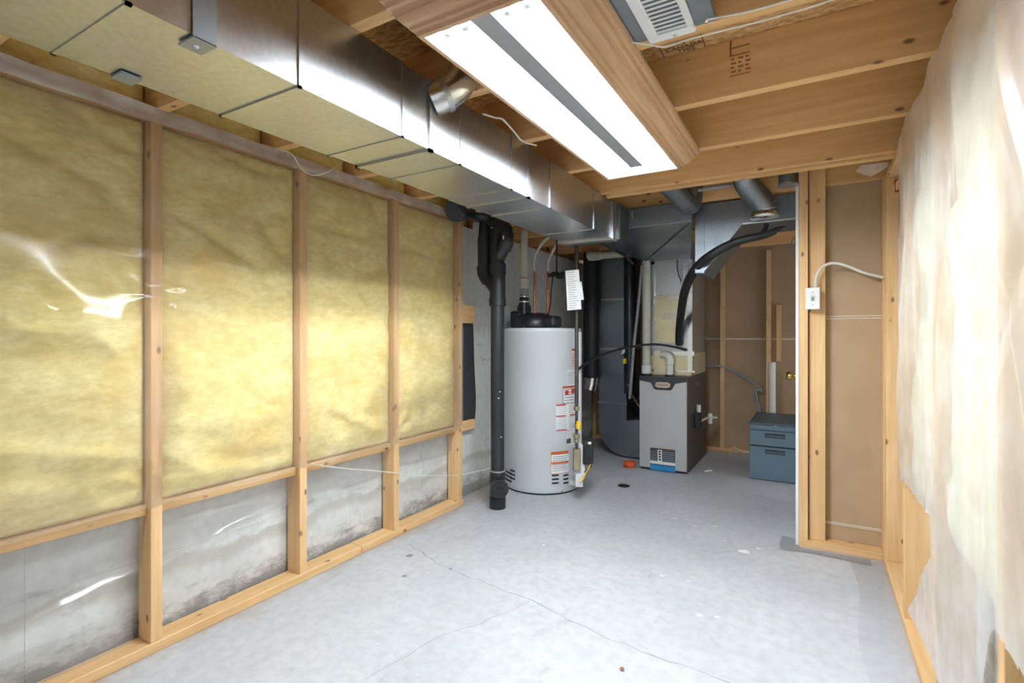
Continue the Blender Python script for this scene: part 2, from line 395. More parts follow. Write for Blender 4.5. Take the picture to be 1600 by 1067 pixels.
dr = struct(MB().box(xa-.001, xa+.034, YP+.105, YP+.83, .012, 1.76).build('door_1', 'white_paint', None, .002))
kz = P(1236, 587, Y=3.7).z
m = MB().lathe([(.0, -.066), (.013, -.066), (.024, -.060), (.0275, -.048), (.024, -.034), (.012, -.028), (.011, -.010), (.03, -.006), (.031, 0)], (xa-.001, 3.7, kz), 24, 0)
m.build('door_knob', 'brass', dr, label='round brass door knob')
for z in (.25, .9, 1.55): MB().box(xa+.002, xa+.006, YP+.10, YP+.108, z, z+.09).build('hinge', 'brass', dr)

# ceiling: subfloor panels and joists
ce = struct(MB().box(-2.3, 1.0, -1.2, 5.6, ZS+.016, ZS+.03).build('ceiling', 'osb'))
for i, (y0, y1) in enumerate(((-1.2, .5), (.503, 1.715), (1.718, 2.93), (2.933, 4.15), (4.153, 5.6))):
    for x0, x1 in (((-2.3, -.31), (-.307, 1.0)) if i % 2 else ((-2.3, -1.2), (-1.197, 1.0))):
        MB().box(x0, x1, y0, y1, ZS, ZS+.016).build('subfloor_panel', 'osb', ce)
for y in JY:
    xe = .58 if y < 3.1 else .95
    MB().box(-2.26, xe, y, y+.038, ZJ, ZS).build('joist', 'joist', ce, .002)
MB().box(-1.02, .40, 2.803, 2.841, ZJ-.012, ZS-.012).build('joist', 'joist', ce, .002)
t0 = P(1066, 73, Z=ZS)
for i, s_ in enumerate(('IN', 'CANADA', 'THIS')):
    text('panel_print', s_, .029, 'ink_brown', t0+Vector((.004*i, -.025+.025*i, -.0006)), (1, 0, 0), (0, -1, 0), ce)
for pa in ((1033, 80), (1099, 64)):
    q = P(*pa, Z=ZS); MB().box(q.x-.0015, q.x+.0015, 1.45, 1.85, ZS-.0007, ZS).build('panel_line', 'ink_brown', ce)
# grade stamp on the joist face
a = P(1140, 88, Y=JY[5]); b_ = P(1172, 104, Y=JY[5])
yy = JY[5]
plain('ink_faint', (150, 104, 62), .85)
def stamp(x0, x1, z0, z1): MB().box(x0, x1, yy-.0008, yy+.001, z0, z1).build('grade_stamp', 'ink_faint', ce)
stamp(a.x, a.x+.006, a.z+.002, a.z+.05); stamp(a.x, b_.x, a.z+.022, a.z+.026); stamp(a.x, b_.x, a.z-.003, a.z+.001); stamp(a.x, b_.x, a.z-.07, a.z-.066)
for i in range(4):
    for k in range(3):
        x = a.x+.004+.022*k; stamp(x, x+.010+.006*((i+k) % 2), a.z-.016-.014*i, a.z-.010-.014*i)

# ------------------------------------------------------------------ ceiling light
kc = .71; zc = H+kc
A, Cc = P(663, 59, Z=zc), P(1058, 263, Z=zc)
x0, x1, y0, y1 = A.x, Cc.x, A.y, Cc.y
lt = thing('ceiling_light', 'long four-tube fluorescent ceiling light framed in oak crown moulding', 'ceiling light', ((x0+x1)/2, (y0+y1)/2, zc))
prof = [(0, 0), (.012, 0), (.014, .010), (.023, .012), (.025, .020), (.036, .024), (.048, .036), (.055, .052), (.063, .054), (.065, .066), (.074, .068), (.078, .078), (.078, ZJ-zc), (.002, ZJ-zc), (0, .07)]
def mould(side):
    vs = []
    for e in (0, 1):
        for o, h in prof:
            if side == 'r': vs.append((x1+o, (y0-o, y1+o)[e], zc+h))
            if side == 'l': vs.append((x0-o, (y0-o, y1+o)[e], zc+h))
            if side == 'n': vs.append(((x0-o, x1+o)[e], y0-o, zc+h))
            if side == 'f': vs.append(((x0-o, x1+o)[e], y1+o, zc+h))
    n = len(prof)
    MB().add(vs, [(i, (i+1) % n, n+(i+1) % n, n+i) for i in range(n)]+[tuple(range(n)), tuple(range(n, 2*n))]).build('crown_moulding', 'oak_y' if side in 'lr' else 'oak_x', lt)
for s_ in 'rlnf': mould(s_)
ww = x1-x0; ix0, ix1, iy0, iy1 = x0+.001, x1-.001, y0+.001, y1-.001
m = MB()
m.add([(ix0, iy0, zc+.001), (ix1, iy0, zc+.001), (ix1, iy1, zc+.001), (ix0, iy1, zc+.001), (ix0+.02, iy0+.006, zc+.055), (ix1-.02, iy0+.006, zc+.055), (ix1-.02, iy1-.006, zc+.055), (ix0+.02, iy1-.006, zc+.055)],
      [(4, 5, 6, 7), (0, 1, 5, 4), (1, 2, 6, 5), (2, 3, 7, 6), (3, 0, 4, 7)])
m.build('reflector_pan', 'white_enamel', lt)
xm = (x0+x1)/2
MB().prism([(xm-.034, zc+.054), (xm-.027, zc+.010), (xm+.027, zc+.010), (xm+.034, zc+.054)], 1, iy0+.004, iy1-.075).build('ballast_cover', 'cable_grey', lt)
for dx in (-.108, -.058, .058, .108):
    MB().tube([(xm+dx, iy0+.045, zc+.026), (xm+dx, iy1-.045, zc+.026)], .0127, 16).build('fluorescent_tube', 'tube_glow', lt)
    for yy_ in (iy0+.028, iy1-.042): MB().prism([(xm+dx-.014, zc+.055), (xm+dx-.014, zc+.016), (xm+dx-.006, zc+.010), (xm+dx+.006, zc+.010), (xm+dx+.014, zc+.016), (xm+dx+.014, zc+.055)], 1, yy_, yy_+.014).build('lamp_holder', 'white_enamel', lt)

# ------------------------------------------------------------------ main supply duct
DX0, DX1, DZ0, DZ1 = -1.348, -1.033, 1.70, ZJ-.002
md = thing('main_duct', 'long rectangular galvanized main duct hung below joists beside the ceiling light', 'duct', (-1.19, 1.2, DZ0))
ys = [-1.0]+[Yat(p, DX1) for p in (203, 470, 630, 674, 720, 800, 826, 860, 928)]+[2.985]
for i in range(len(ys)-1):
    g = .0015 if i % 2 else 0
    m = MB().box(DX0+g, DX1-g, ys[i]+.001, ys[i+1]-.001, DZ0+g, DZ1-g)
    m.build('duct_section', 'galvanized', md)
for i, y in enumerate(ys[1:-1]):
    t = .006 if i in (3, 6) else .003; wd = .014 if i in (3, 6) else .007
    c = MB()
    c.box(DX1-.004, DX1+t, y-wd, y+wd*.4, DZ0-t, DZ1); c.box(DX0-t, DX1+t, y-wd, y+wd*.4, DZ0-t, DZ0+.003); c.box(DX0-t, DX0+.004, y-wd, y+wd*.4, DZ0-t, DZ1)
    c.build('drive_cleat', 'galvanized', md)
    if i in (3, 6):
        c = MB(); c.box(DX1-.004, DX1+.0012, y+wd*.4, y+wd*.4+.006, DZ0, DZ1); c.box(DX0, DX1, y+wd*.4, y+wd*.4+.006, DZ0-.0012, DZ0+.003)
        c.build('seam_gap', 'shadow_gap', md)
ya = Yat(300, DX1)
c = MB().box(DX1+.001, DX1+.004, ya, ya+.045, DZ0-.004, DZ1+.18).box(DX1-.05, DX1+.004, ya, ya+.045, DZ0-.006, DZ0-.002)
c.build('hanger_strap', 'grey_steel', md)
MB().lathe([(0, -.004), (.005, -.003), (.006, 0)], (DX1-.025, ya+.022, DZ0-.006), 10).build('strap_screw', 'chrome', md)
yb_ = P(190, 120, X=DX0).y
MB().box(DX0-.004, DX0+.045, yb_-.02, yb_+.022, DZ0-.006, DZ0-.001).box(DX0-.004, DX0-.001, yb_-.02, yb_+.022, DZ0, DZ1+.15).build('hanger_strap', 'grey_steel', md)
# flange and the turned-up heel where it meets the plenum
for y in (2.93, 2.985):
    MB().box(DX0-.012, DX1+.012, y, y+.016, DZ0-.012, DZ1).build('end_flange', 'galvanized', md)
heel = [(3.001, DZ0), (3.05, DZ0-.006), (3.10, DZ0+.006), (3.15, DZ0+.045), (3.185, DZ0+.10), (3.20, DZ1), (3.001, DZ1)]
MB().prism(heel, 0, DX0, DX1+.03, False).build('heel_elbow', 'galvanized_dull', md, .004)

# supply plenum with coil case standing on the furnace
FX0, FX1, FY0, FY1, FZ = -1.272, -.882, 4.31, 5.16, .785
PY0 = 4.44
sp = thing('supply_plenum', 'tall foil-taped sheet metal plenum and coil case standing on the grey furnace', 'plenum', ((FX0+FX1)/2, 4.75, FZ))
MB().box(FX0+.012, FX1+.004, PY0, 5.10, FZ+.002, FZ+.19).build('base_case', 'cream_foil', sp, .003)
MB().box(FX0+.012, FX1, PY0+.004, 5.09, FZ+.19, 1.82).build('coil_case', 'galvanized', sp, .003)
q0, q1 = P(1024, 465, Y=PY0), P(1064, 535, Y=PY0)
MB().box(q0.x, q1.x, PY0-.004, PY0+.004, q1.z, q0.z).build('access_panel', 'cream_foil', sp)
def foil(px0, py0, px1, py1, t=.0025):
    a, b = P(px0, py0, Y=PY0), P(px1, py1, Y=PY0)
    MB().box(a.x, b.x, PY0-t-.004, PY0+.003, b.z, a.z).build('foil_tape', 'foil', sp)
foil(1018, 403, 1081, 409); foil(1016, 490, 1083, 499); foil(1014, 548, 1085, 556); foil(1014, 577, 1086, 582)
foil(1017, 405, 1023, 475); foil(1075, 405, 1082, 580, .003); foil(1022, 462, 1068, 467, .0035); foil(1063, 410, 1068, 445)
# header: box under the joists, its underside falling back to the coil case
hd = MB()
xl, xr_, xr2 = DX0+.01, P(1086, 400, Y=3.27).x, FX1+.005
hd.add([(xl, 3.205, 1.80), (xr_, 3.205, 1.80), (xr_, 3.205, DZ1), (xl, 3.205, DZ1),
        (FX0+.005, PY0-.02, 1.755), (xr2, PY0-.02, 1.755), (xr2, PY0-.02, DZ1), (xl, PY0-.02, DZ1),
        (FX0+.005, 5.09, 1.755), (xr2, 5.09, 1.755), (xr2, 5.09, DZ1), (xl, 5.09, DZ1)],
       [(0, 1, 2, 3), (0, 4, 5, 1), (1, 5, 6, 2), (2, 6, 7, 3), (3, 7, 4, 0), (4, 8, 9, 5), (5, 9, 10, 6), (6, 10, 11, 7), (7, 11, 8, 4), (8, 11, 10, 9)])
hd.build('header_box', 'galvanized_dull', sp, .003)
MB().box(DX1+.03, xr_+.003, 3.16, 3.21, 1.795, DZ1).build('header_cap', 'galvanized_dull', sp, .003)
MB().bar((FX0+.01, PY0-.03, 1.752), (xr_-.02, 3.22, 1.795), (.004, 0, 0), (0, 0, .003)).build('cross_break', 'galvanized_dull', sp)

# branch trunk to the right
YT = 3.27
bt = thing('branch_duct', 'dull grey branch duct with a sloping underside above the filing cabinet', 'duct', (-.4, YT, 1.5))
pp = [P(1098, 342, Y=YT), P(1098, 428, Y=YT), P(1160, 350.5, Y=YT), P(1244, 342.3, Y=YT)]
poly = [(pp[0].x, DZ1), (pp[1].x, pp[1].z), (pp[2].x, pp[2].z), (pp[3].x, pp[2].z), (pp[3].x, DZ1)]
MB().prism(poly, 1, YT, YT+.36).build('trunk', 'galvanized_dull', bt, .003)
MB().box(pp[2].x, pp[3].x, YT-.006, YT, pp[2].z-.002, pp[2].z+.006).build('edge_flange', 'galvanized', bt)
for p_ in (1163, 1228):
    x = P(p_, 330, Y=YT).x; MB().box(x-.008, x+.008, YT-.004, YT+.002, pp[2].z, DZ1).build('drive_cleat', 'galvanized_dull', bt)
xb2 = pp[0].x+.004
MB().box(P(1085, 400, Y=YT).x, xb2, YT+.005, YT+.36, 1.50, DZ1).build('takeoff_box', 'galvanized_dull', bt, .004)
MB().box(xb2-.012, xb2+.006, YT-.004, YT+.005, 1.50, DZ1).build('drive_cleat', 'galvanized_dull', bt)

# round pipes
def rings(root, pts, r, mat='galvanized_dull', n=20, sub=6, name='pipe'):
    MB().tube(pts, r, n, True, sub).build(name, mat, root)
r1 = thing('round_duct', 'round galvanized duct with rounded end under the joists beside the oak light', 'duct', P(1065, 325, Y=2.95))
c1 = P(1040, 284, Y=2.88); c0 = P(1073, 318, Y=3.09)
rings(r1, [c1, c1.lerp(c0, .5), c0, c0+Vector((.012, .035, 0)), c0+Vector((.02, .06, .04)), c0+Vector((.024, .062, .11))], .056)
MB().tube([c1.lerp(c0, .92), c0], .0585, 20).build('crimp_bead', 'galvanized_dull', r1)
r2 = thing('round_duct', 'round galvanized elbow duct rising from the branch duct with taped collar', 'duct', P(1195, 340, Y=3.16))
a = P(1195, 337, Y=3.19)
rings(r2, [a, a+Vector((0, 0, .04)), a+Vector((-.02, -.03, .085)), a+Vector((-.055, -.075, .125)), a+Vector((-.085, -.13, .175)), a+Vector((-.09, -.16, .22))], .064, 'galvanized_dull')
MB().lathe([(.0, -.014), (.073, -.012), (.072, .004), (.066, .012), (.066, .016)], a, 22).build('taped_collar', 'foil', r2)
for h in (.045, .075): MB().tube([a+Vector((0, 0, h)), a+Vector((0, -.002, h+.005))], .067, 20).build('crimp_bead', 'galvanized', r2)
r3 = thing('round_duct', 'short round duct stub tucked above the door jamb under the doubled joist', 'duct', P(1232, 290, Y=2.98))
a = P(1232, 290, Y=2.98)
rings(r3, [a+Vector((0, 0, .004)), a+Vector((0, -.0, .05)), a+Vector((0, .0, .12)), a+Vector((0, 0, .2))], .046)
MB().tube([a, a+Vector((0, 0, .008))], .05, 20).build('rolled_rim', 'galvanized', r3)
r4 = thing('round_duct', 'small round takeoff with foil elbow between main duct and oak light', 'duct', P(705, 130, X=-.98))
a = P(712, 118, X=-.97)
rings(r4, [Vector((DX1-.01, a.y-.02, DZ1-.05)), Vector((-1.0, a.y, DZ1-.03)), Vector((-.965, a.y+.02, 1.93)), Vector((-.94, a.y+.03, 2.02)), Vector((-.935, a.y+.035, 2.11))], .05, 'foil')
MB().tube([Vector((-1.012, a.y-.008, DZ1-.037)), Vector((-1.0, a.y, DZ1-.03))], .055, 20).build('crimp_bead', 'galvanized', r4)

# return duct
YR = 4.62
rd = thing('return_duct', 'flat galvanized return duct with curved boot entering left side of furnace', 'duct', (-1.5, YR, 0))
def q(px, py): 
    v = P(px, py, Y=YR); return (v.x, v.z)
lx = q(935, 600)[0]; rx = q(979, 600)[0]
for z0, z1 in ((.508, 1.0), (1.004, 1.46), (1.464, 1.90)): MB().box(lx, rx, YR, YR+.45, z0, z1).build('riser_section', 'galvanized_dull', rd, .002)
for z in (.50, 1.0, 1.46): MB().box(lx-.004, rx+.004, YR-.004, YR+.452, z-.010, z+.010).build('drive_cleat', 'galvanized', rd)
arc = [(lx+.27-.27*math.cos(t), .29-.275*math.sin(t)) for t in [i*math.pi/2/10 for i in range(11)]]
poly = [(lx, .498)]+arc+[(FX0-.018, .015), (FX0-.018, .37), (rx, .345), (rx, .498)]
MB().prism(poly, 1, YR, YR+.45).build('boot', 'galvanized_dull', rd)
MB().box(FX0-.016, FX0-.002, YR-.02, YR+.44, .02, .36).build('filter_cover', 'white_paint', rd)
for py in (438, 470):
    v = P(975, py, Y=YR); MB().lathe([(0, -.006), (.006, -.004), (.007, 0)], v, 10, 1).build('screw', 'chrome', rd)

# ------------------------------------------------------------------ furnace
fu = thing('furnace', 'grey gas furnace with dark side panel and oval front badge', 'furnace', ((FX0+FX1)/2, 4.7, 0))
MB().box(FX0, FX1, FY0+.012, FY1, .012, FZ).build('side_case', 'furnace_side', fu, .004)
MB().box(FX0+.01, FX1-.01, FY0+.03, FY1-.01, 0, .012).build('base_rail', 'shadow_gap', fu)
MB().box(FX0, FX1-.004, FY0, FY0+.011, .02, FZ-.018).build('front_panel', 'furnace_front', fu, .003)
fx = lambda px: P(px, 600, Y=FY0).x
fz = lambda px, py: P(px, py, Y=FY0).z
t1, t2, t3, t4 = fx(1017), fx(1022), fx(1050), fx(1055)
zt = FZ-.002
poly = [(FX0, zt), (FX0, zt-.035), (t1, zt-.052), (t2, zt-.10), (t2+.01, zt-.108), (t3-.01, zt-.108), (t3, zt-.10), (t4, zt-.052), (FX1-.004, zt-.035), (FX1-.004, zt)]
MB().prism(poly, 1, FY0-.005, FY0+.008).build('header_trim', 'furnace_dark', fu)
bx, bz = (t2+t3)/2, zt-.066
m = MB(); el = []
for k in range(28):
    a = 2*math.pi*k/28; ca, sa = math.cos(a), math.sin(a)
    el.append((bx+.062*math.copysign(abs(ca)**.7, ca), bz+.024*math.copysign(abs(sa)**.7, sa)))
bd = m.prism(el, 1, FY0-.012, FY0-.004).build('badge', 'chrome', fu)
text('badge_lettering', 'LENNOX', .027, 'ink', (bx-.004, FY0-.0125, bz), (1, 0, 0), (0, 0, 1), bd)
sx0, sx1 = fx(1016), fx(1055); s0, s1 = P(1016, 733, Y=FY0).z, P(1016, 699, Y=FY0).z
def stk(a0, a1, b0, b1, mat, nm='print', par=None, t=.0022):
    return MB().box(sx0+(sx1-sx0)*a0, sx0+(sx1-sx0)*a1, FY0-t, FY0-.0002, s0+(s1-s0)*b0, s0+(s1-s0)*b1).build(nm, mat, par or fu)
st = stk(0, 1, 0, 1, 'paper', 'sticker', None, .0012)
stk(0, 1, 0, .24, 'ink_blue', par=st); stk(0, .30, .42, .94, 'ink', par=st); stk(.48, 1, .42, .94, 'ink', par=st); stk(0, 1, .94, 1, 'ink_brown', par=st); stk(0, 1, .24, .28, 'ink_black', par=st)
for k in range(5):
    stk(.03, .27, .48+.09*k, .50+.09*k, 'ink_light', par=st, t=.003); stk(.51, .96, .48+.09*k, .50+.09*k, 'ink_light', par=st, t=.003)
for k in range(4): stk(.35, .43, .46+.12*k, .54+.12*k, 'ink_black', par=st, t=.003)
# side fittings
a = P(1085, 655, X=FX1)
MB().box(FX1, FX1+.05, a.y-.03, a.y+.06, a.z-.07, a.z+.06).build('drain_trap', 'rubber_black', fu, .01, 2)
MB().tube([(FX1+.028, a.y+.04, a.z+.055), (FX1+.028, a.y+.04, a.z+.12)], .018, 14).build('trap_fitting', 'pvc', fu)
MB().tube([(FX1+.04, a.y+.06, a.z-.02), (FX1+.05, a.y+.25, a.z-.025), (FX1+.07, a.y+.33, a.z-.025), (FX1+.13, a.y+.36, a.z-.025)], .012, 10, True, 3).build('drain_tube', 'pvc_aged', fu)
e = Vector((FX1+.07, a.y+.34, a.z-.02))
MB().tube([e+Vector((0, 0, .03)), e-Vector((0, 0, .06))], .02, 14).build('drain_elbow', 'pvc', fu)
for px, py in ((1090, 600), (1100, 645), (1086, 585)):
    v = P(px, py, X=FX1); MB().lathe([(0, .004), (.004, .003), (.005, 0)], v, 8, 0).build('screw', 'chrome', fu)

# PVC pipes
YV = 4.375
vp = thing('exhaust_pipe', 'tall white plastic vent pipe rising from furnace and turning left', 'pipe', P(1010, 582, Y=YV))
a, b_, c_ = P(1010, 580, Y=YV), P(1010, 420, Y=YV), P(922, 400, Y=YV)
zt = P(1000, 394, Y=YV).z
MB().tube([(a.x, YV, FZ), (a.x, YV, zt-.09), (a.x-.004, YV, zt-.05), (a.x-.022, YV, zt-.018), (a.x-.05, YV, zt-.002), (a.x-.09, YV, zt), (c_.x, YV, zt)], .034, 18, True, 3).build('pipe', 'pvc_aged', vp)
MB().tube([(a.x, YV, FZ), (a.x, YV, FZ+.018)], .042, 18).build('rubber_coupling', 'rubber_black', vp)
MB().tube([(a.x, YV, FZ+.018), (a.x, YV, FZ+.085)], .041, 18).build('coupling', 'pvc', vp)
MB().tube([(c_.x-.01, YV, zt+.005), (c_.x+.03, YV, zt), (c_.x+.10, YV, zt)], .042, 18, True).build('elbow', 'pvc_aged', vp)
MB().tube([(c_.x, YV, zt), (c_.x-.02, YV+.03, zt+.03), (c_.x-.025, YV+.2, zt+.035)], .034, 16).build('elbow_leg', 'pvc_aged', vp)
ip = thing('intake_pipe', 'short white plastic elbow pipe standing on furnace top in front of coil case', 'pipe', P(1046, 582, Y=YV))
a = P(1046, 560, Y=YV)
MB().tube([(a.x, YV, FZ+.01), (a.x, YV, FZ+.13), (a.x-.006, YV, FZ+.16), (a.x-.03, YV+.005, FZ+.178), (a.x-.075, YV+.03, FZ+.18)], .030, 16, True, 4).build('pipe', 'pvc', ip)
MB().tube([(a.x, YV, FZ+.10), (a.x, YV, FZ+.15)], .035, 16).build('elbow_hub', 'pvc', ip)
MB().tube([(a.x, YV, FZ), (a.x, YV, FZ+.014)], .036, 16).build('rubber_coupling', 'rubber_black', ip)
MB().tube([(a.x, YV, FZ+.092), (a.x, YV, FZ+.095)], .0305, 16).build('primer_mark', 'orange', ip)
tag(MB().tube([P(1003, 415, Y=4.36), P(998, 470, Y=4.36), P(990, 545, Y=4.36), P(986, 600, Y=4.36), P(984, 622, Y=4.40)], .013, 10, True, 3).build('conduit', 'cable_grey'),
    'thin grey conduit leaning between return duct and white vent pipe', 'conduit')
tag(MB().tube([(-1.44, 4.58, .60), (-1.44, 4.58, 1.90)], .052, 18).build('black_pipe', 'abs_black'), 'dark plastic pipe between return duct and white vent pipe', 'pipe')
gl = thing('gas_line', 'short furnace gas line with yellow shutoff handle in front of return duct', 'pipe', P(981, 590, Y=4.56))
a, b_ = P(981, 538, Y=4.56), P(981, 592, Y=4.56)
MB().tube([a+Vector((0, 0, .75)), a, b_], .011, 10).build('pipe', 'steel_pipe', gl)
for t in (.25, .55, .9): 
    v = a.lerp(b_, t); MB().tube([v-Vector((0, 0, .014)), v+Vector((0, 0, .014))], .018, 8).build('union', 'brass_nickel', gl)
v = P(977, 564, Y=4.54); MB().box(v.x-.018, v.x+.012, 4.525, 4.545, v.z-.024, v.z+.024).build('valve_handle', 'yellow', gl, .005)
v = P(975, 547, Y=4.54); MB().bar(v+Vector((.012, 0, .03)), v-Vector((.014, 0, .035)), (.016, 0, .006), (0, .001, 0)).build('tag_card', 'paper', gl)
MB().tube([b_, b_+Vector((.01, -.02, -.03)), b_+Vector((.05, -.06, -.12)), (FX0-.02, 4.40, .50), (FX0+.003, 4.38, .47)], .008, 8, True, 4).build('flex_connector', 'brass_nickel', gl)
# black tubing
ln = thing('refrigerant_line', 'thick black foam-insulated line curving from coil case up past branch duct', 'pipe', P(1062, 540, Y=4.36))
MB().tube([P(1061, 538, Y=4.42), P(1061, 520, Y=4.37), P(1064, 490, Y=4.2), P(1070, 455, Y=3.8), P(1084, 424, Y=3.36), P(1110, 399, Y=3.2), P(1150, 378, Y=3.16), P(1192, 368, Y=3.16), P(1212, 361, Y=3.17)], [.03, .03, .031, .031, .028, .026, .023, .02, .016], 14, True, 5).build('foam_sleeve', 'rubber_black', ln)
MB().tube([P(1192, 368, Y=3.2), P(1214, 358, Y=3.19), P(1228, 353.5, Y=3.2)], [.018, .013, .003], 10).build('sleeve_end', 'rubber_black', ln)
MB().tube([P(1190, 366, Y=3.2), P(1196, 358, Y=3.205), P(1198, 350, Y=3.21)], .012, 10).build('hanger_loop', 'rubber_black', ln)
tag(MB().tube([P(903, 577, Y=3.40), P(922, 564, Y=3.55), P(950, 551, Y=3.8), P(985, 542, Y=4.05), P(1020, 538, Y=4.3), P(1048, 541, Y=4.34), P(1072, 547, Y=4.42)], .0095, 10, True, 5).build('drain_hose', 'rubber_black'),
    'thin black hose arching from water heater across to the furnace', 'hose')
fa = thing('fresh_air_duct', 'wide black flexible duct hanging on the wall right of water heater', 'duct', P(924, 600, Y=4.68))
a = P(924, 590, Y=4.55); z0, z1 = a.z, 1.90; pts, rs = [], []
for i in range(70): pts.append((a.x, 4.55, z0+(z1-z0)*i/69)); rs.append(.074+(.004 if i % 2 else 0))
MB().tube(pts, rs, 18).build('flex_sleeve', 'rubber_black', fa)
MB().tube([(a.x+.004, 4.55, z0+.01), (a.x, 4.545, z0-.05), (a.x-.012, 4.53, z0-.115)], [.058, .058, .056], 18).build('metal_end', 'chrome', fa)

# ------------------------------------------------------------------ water heater
TC = Vector((-1.772, 3.485, 0)); TR = .288; TZ = 1.178
wh = thing('water_heater', 'tall white cylindrical gas water heater with warning labels', 'water heater', TC)
MB().lathe([(0, .012), (TR-.012, .012), (TR-.004, .018), (TR-.004, .04), (TR, .045), (TR, TZ-.03), (TR+.003, TZ-.028), (TR+.003, TZ-.004), (TR-.004, TZ), (0, TZ)], TC, 64).build('tank_jacket', 'tank_white', wh)
MB().lathe([(0, 0), (TR-.02, 0), (TR-.02, .014)], TC, 48).build('base_ring', 'shadow_gap', wh)
def tank_ang(px, r=TR):
    d = ray(px, 600); d = Vector((d.x, d.y)).normalized(); o = -Vector((TC.x, TC.y)); bq = o.dot(d); cq = o.length_squared-r*r
    s_ = max(0, bq*bq-cq); t = -bq-math.sqrt(s_); h = o+d*t
    return math.atan2(h.y, h.x), t*math.hypot(*ray(px, 600).xy)/math.hypot(*ray(px, 600).xy)
def tank_z(px, py):
    an, t = tank_ang(px); d = ray(px, py); return H+d.z*t/math.hypot(d.x, d.y)
def curved(a0, a1, z0, z1, t, mat, nm, par):
    n = max(1, int(abs(a1-a0)/.05)+1)
    MBm = MB()
    def fn(u, v): a = a0+(a1-a0)*u; return (TC.x+(TR+t)*math.cos(a), TC.y+(TR+t)*math.sin(a), z0+(z1-z0)*v)
    MBm.grid(fn, n, 1)
    def fn2(u, v): a = a0+(a1-a0)*u; return (TC.x+(TR-.002)*math.cos(a), TC.y+(TR-.002)*math.sin(a), z0+(z1-z0)*v)
    MBm.grid(fn2, n, 1)
    return MBm.build(nm, mat, par)
def label(px0, px1, py0, py1, bands, lines, cols=1, linemat='ink_light', border=None):
    a0, a1 = tank_ang(px0)[0], tank_ang(px1)[0]; pm = (px0+px1)/2
    z0, z1 = tank_z(pm, py1), tank_z(pm, py0)
    if border:
        curved(a0-.012*(1 if a0 < a1 else -1), a1, z0-.004, z1+.004, .0007, border, 'label_border', wh)
    L = curved(a0, a1, z0, z1, .0012, 'paper', 'warning_label', wh)
    A_ = lambda u: a0+(a1-a0)*u
    Z_ = lambda v: z0+(z1-z0)*v
    for (u0, u1, v0, v1, mt_) in bands: curved(A_(u0), A_(u1), Z_(v0), Z_(v1), .002, mt_, 'print', L)
    for c in range(cols):
        for k in range(lines):
            v = .08+.84*(k+.5)/lines
            if any(v0-.03 < v < v1+.03 and b0 <= (c+.5)/cols <= b1 for (b0, b1, v0, v1, _) in bands): continue
            u0 = c/cols+.05; u1 = (c+1)/cols-.05-.1*random.random()/cols
            curved(A_(u0), A_(u1), Z_(v-.018), Z_(v+.018), .0018, linemat, 'print', L)
label(861.5, 888, 706, 739, [(0, 1, .88, 1, 'ink_orange'), (0, 1, .44, .54, 'ink_orange')], 9, 1, 'ink_light', 'ink_orange')
label(880, 900, 604, 629, [(0, 1, .90, 1, 'ink_orange'), (.1, .35, .5, .78, 'ink_red'), (.55, .92, .55, .82, 'ink_red')], 5, 1, 'ink', 'ink_black')
label(869, 900, 631, 648, [(0, .4, .88, 1, 'ink_red')], 5, 2); label(869, 900, 648.5, 672, [(0, .4, .92, 1, 'ink_red'), (.6, 1, .92, 1, 'ink_red'), (0, .45, 0, .07, 'ink_red')], 7, 2)
label(885, 901, 673, 694, [(0, .35, .1, .45, 'ink')], 5, 1); label(886, 900, 578, 602, [], 8, 1); label(893.5, 900, 545, 576, [(0, 1, .9, 1, 'ink_red')], 9, 1, 'ink_red')
def slots(pa, pb, y0):
    for k in range(3):
        for (u, v_) in ((pa, pa+11), (pb, pb+8)):
            a0, a1 = tank_ang(u)[0], tank_ang(v_)[0]; z = tank_z(u, y0+6*k); curved(a0, a1, z-.006, z+.006, .0012, 'shadow_gap', 'vent_slot', wh)
slots(862, 880, 743); slots(789, 797, 734)
for px, py in ((819, 511.5), (882, 511.5), (814, 768), (878, 767.5)):
    a = tank_ang(px)[0]; z = tank_z(px, py); v = Vector((TC.x+TR*math.cos(a), TC.y+TR*math.sin(a), z))
    MB().tube([v, v+Vector((math.cos(a), math.sin(a), 0))*.006], .005, 8).build('jacket_screw', 'brass_nickel', wh)
ad = tank_ang(893)[0]; v = Vector((TC.x+TR*math.cos(ad), TC.y+TR*math.sin(ad), .072)); nn_ = Vector((math.cos(ad), math.sin(ad), 0))
MB().tube([v, v+nn_*.02, v+nn_*.035], [.026, .024, .012], 14).build('drain_valve', 'pvc', wh)
# burner controls on the right side of the jacket
ac = tank_ang(903)[0]; cn = Vector((math.cos(ac), math.sin(ac), 0)); ct = Vector((-cn.y, cn.x, 0))
def on(px, py, out): 
    d = ray(px, py); t = (TC+cn*(TR+out)).dot(cn)/d.dot(cn) if abs(d.dot(cn)) > .2 else 3.6
    t = 3.44 if out is None else t
    return Vector((0, 0, H))+d*t
def G(px, py, dd): d = ray(px, py); return Vector((0, 0, H))+d*dd
MB().bar(G(908, 744, 3.52), G(908, 694, 3.52), (.02, .012, 0), (-.012, .02, 0)).build('control_bracket', 'white_enamel', wh, .004)
MB().bar(G(901, 735, 3.44), G(901, 700, 3.44), (.022, .013, 0), (-.010, .018, 0)).build('gas_valve', 'brass_nickel', wh, .006)
MB().bar(G(918, 724, 3.50), G(918.5, 688, 3.50), (.030, .017, .004), (-.018, .03, 0)).build('ignition_control', 'rubber_black', wh, .010, 2)
MB().bar(G(921, 694, 3.47), G(921, 690, 3.47), (.009, .005, 0), (-.004, .006, 0)).build('control_knob', 'paper', wh, .002)
MB().bar(G(904.5, 760, 3.47), G(904.5, 738, 3.47), (.022, .012, 0), (-.01, .016, 0)).build('burner_door', 'tank_white', wh, .004)
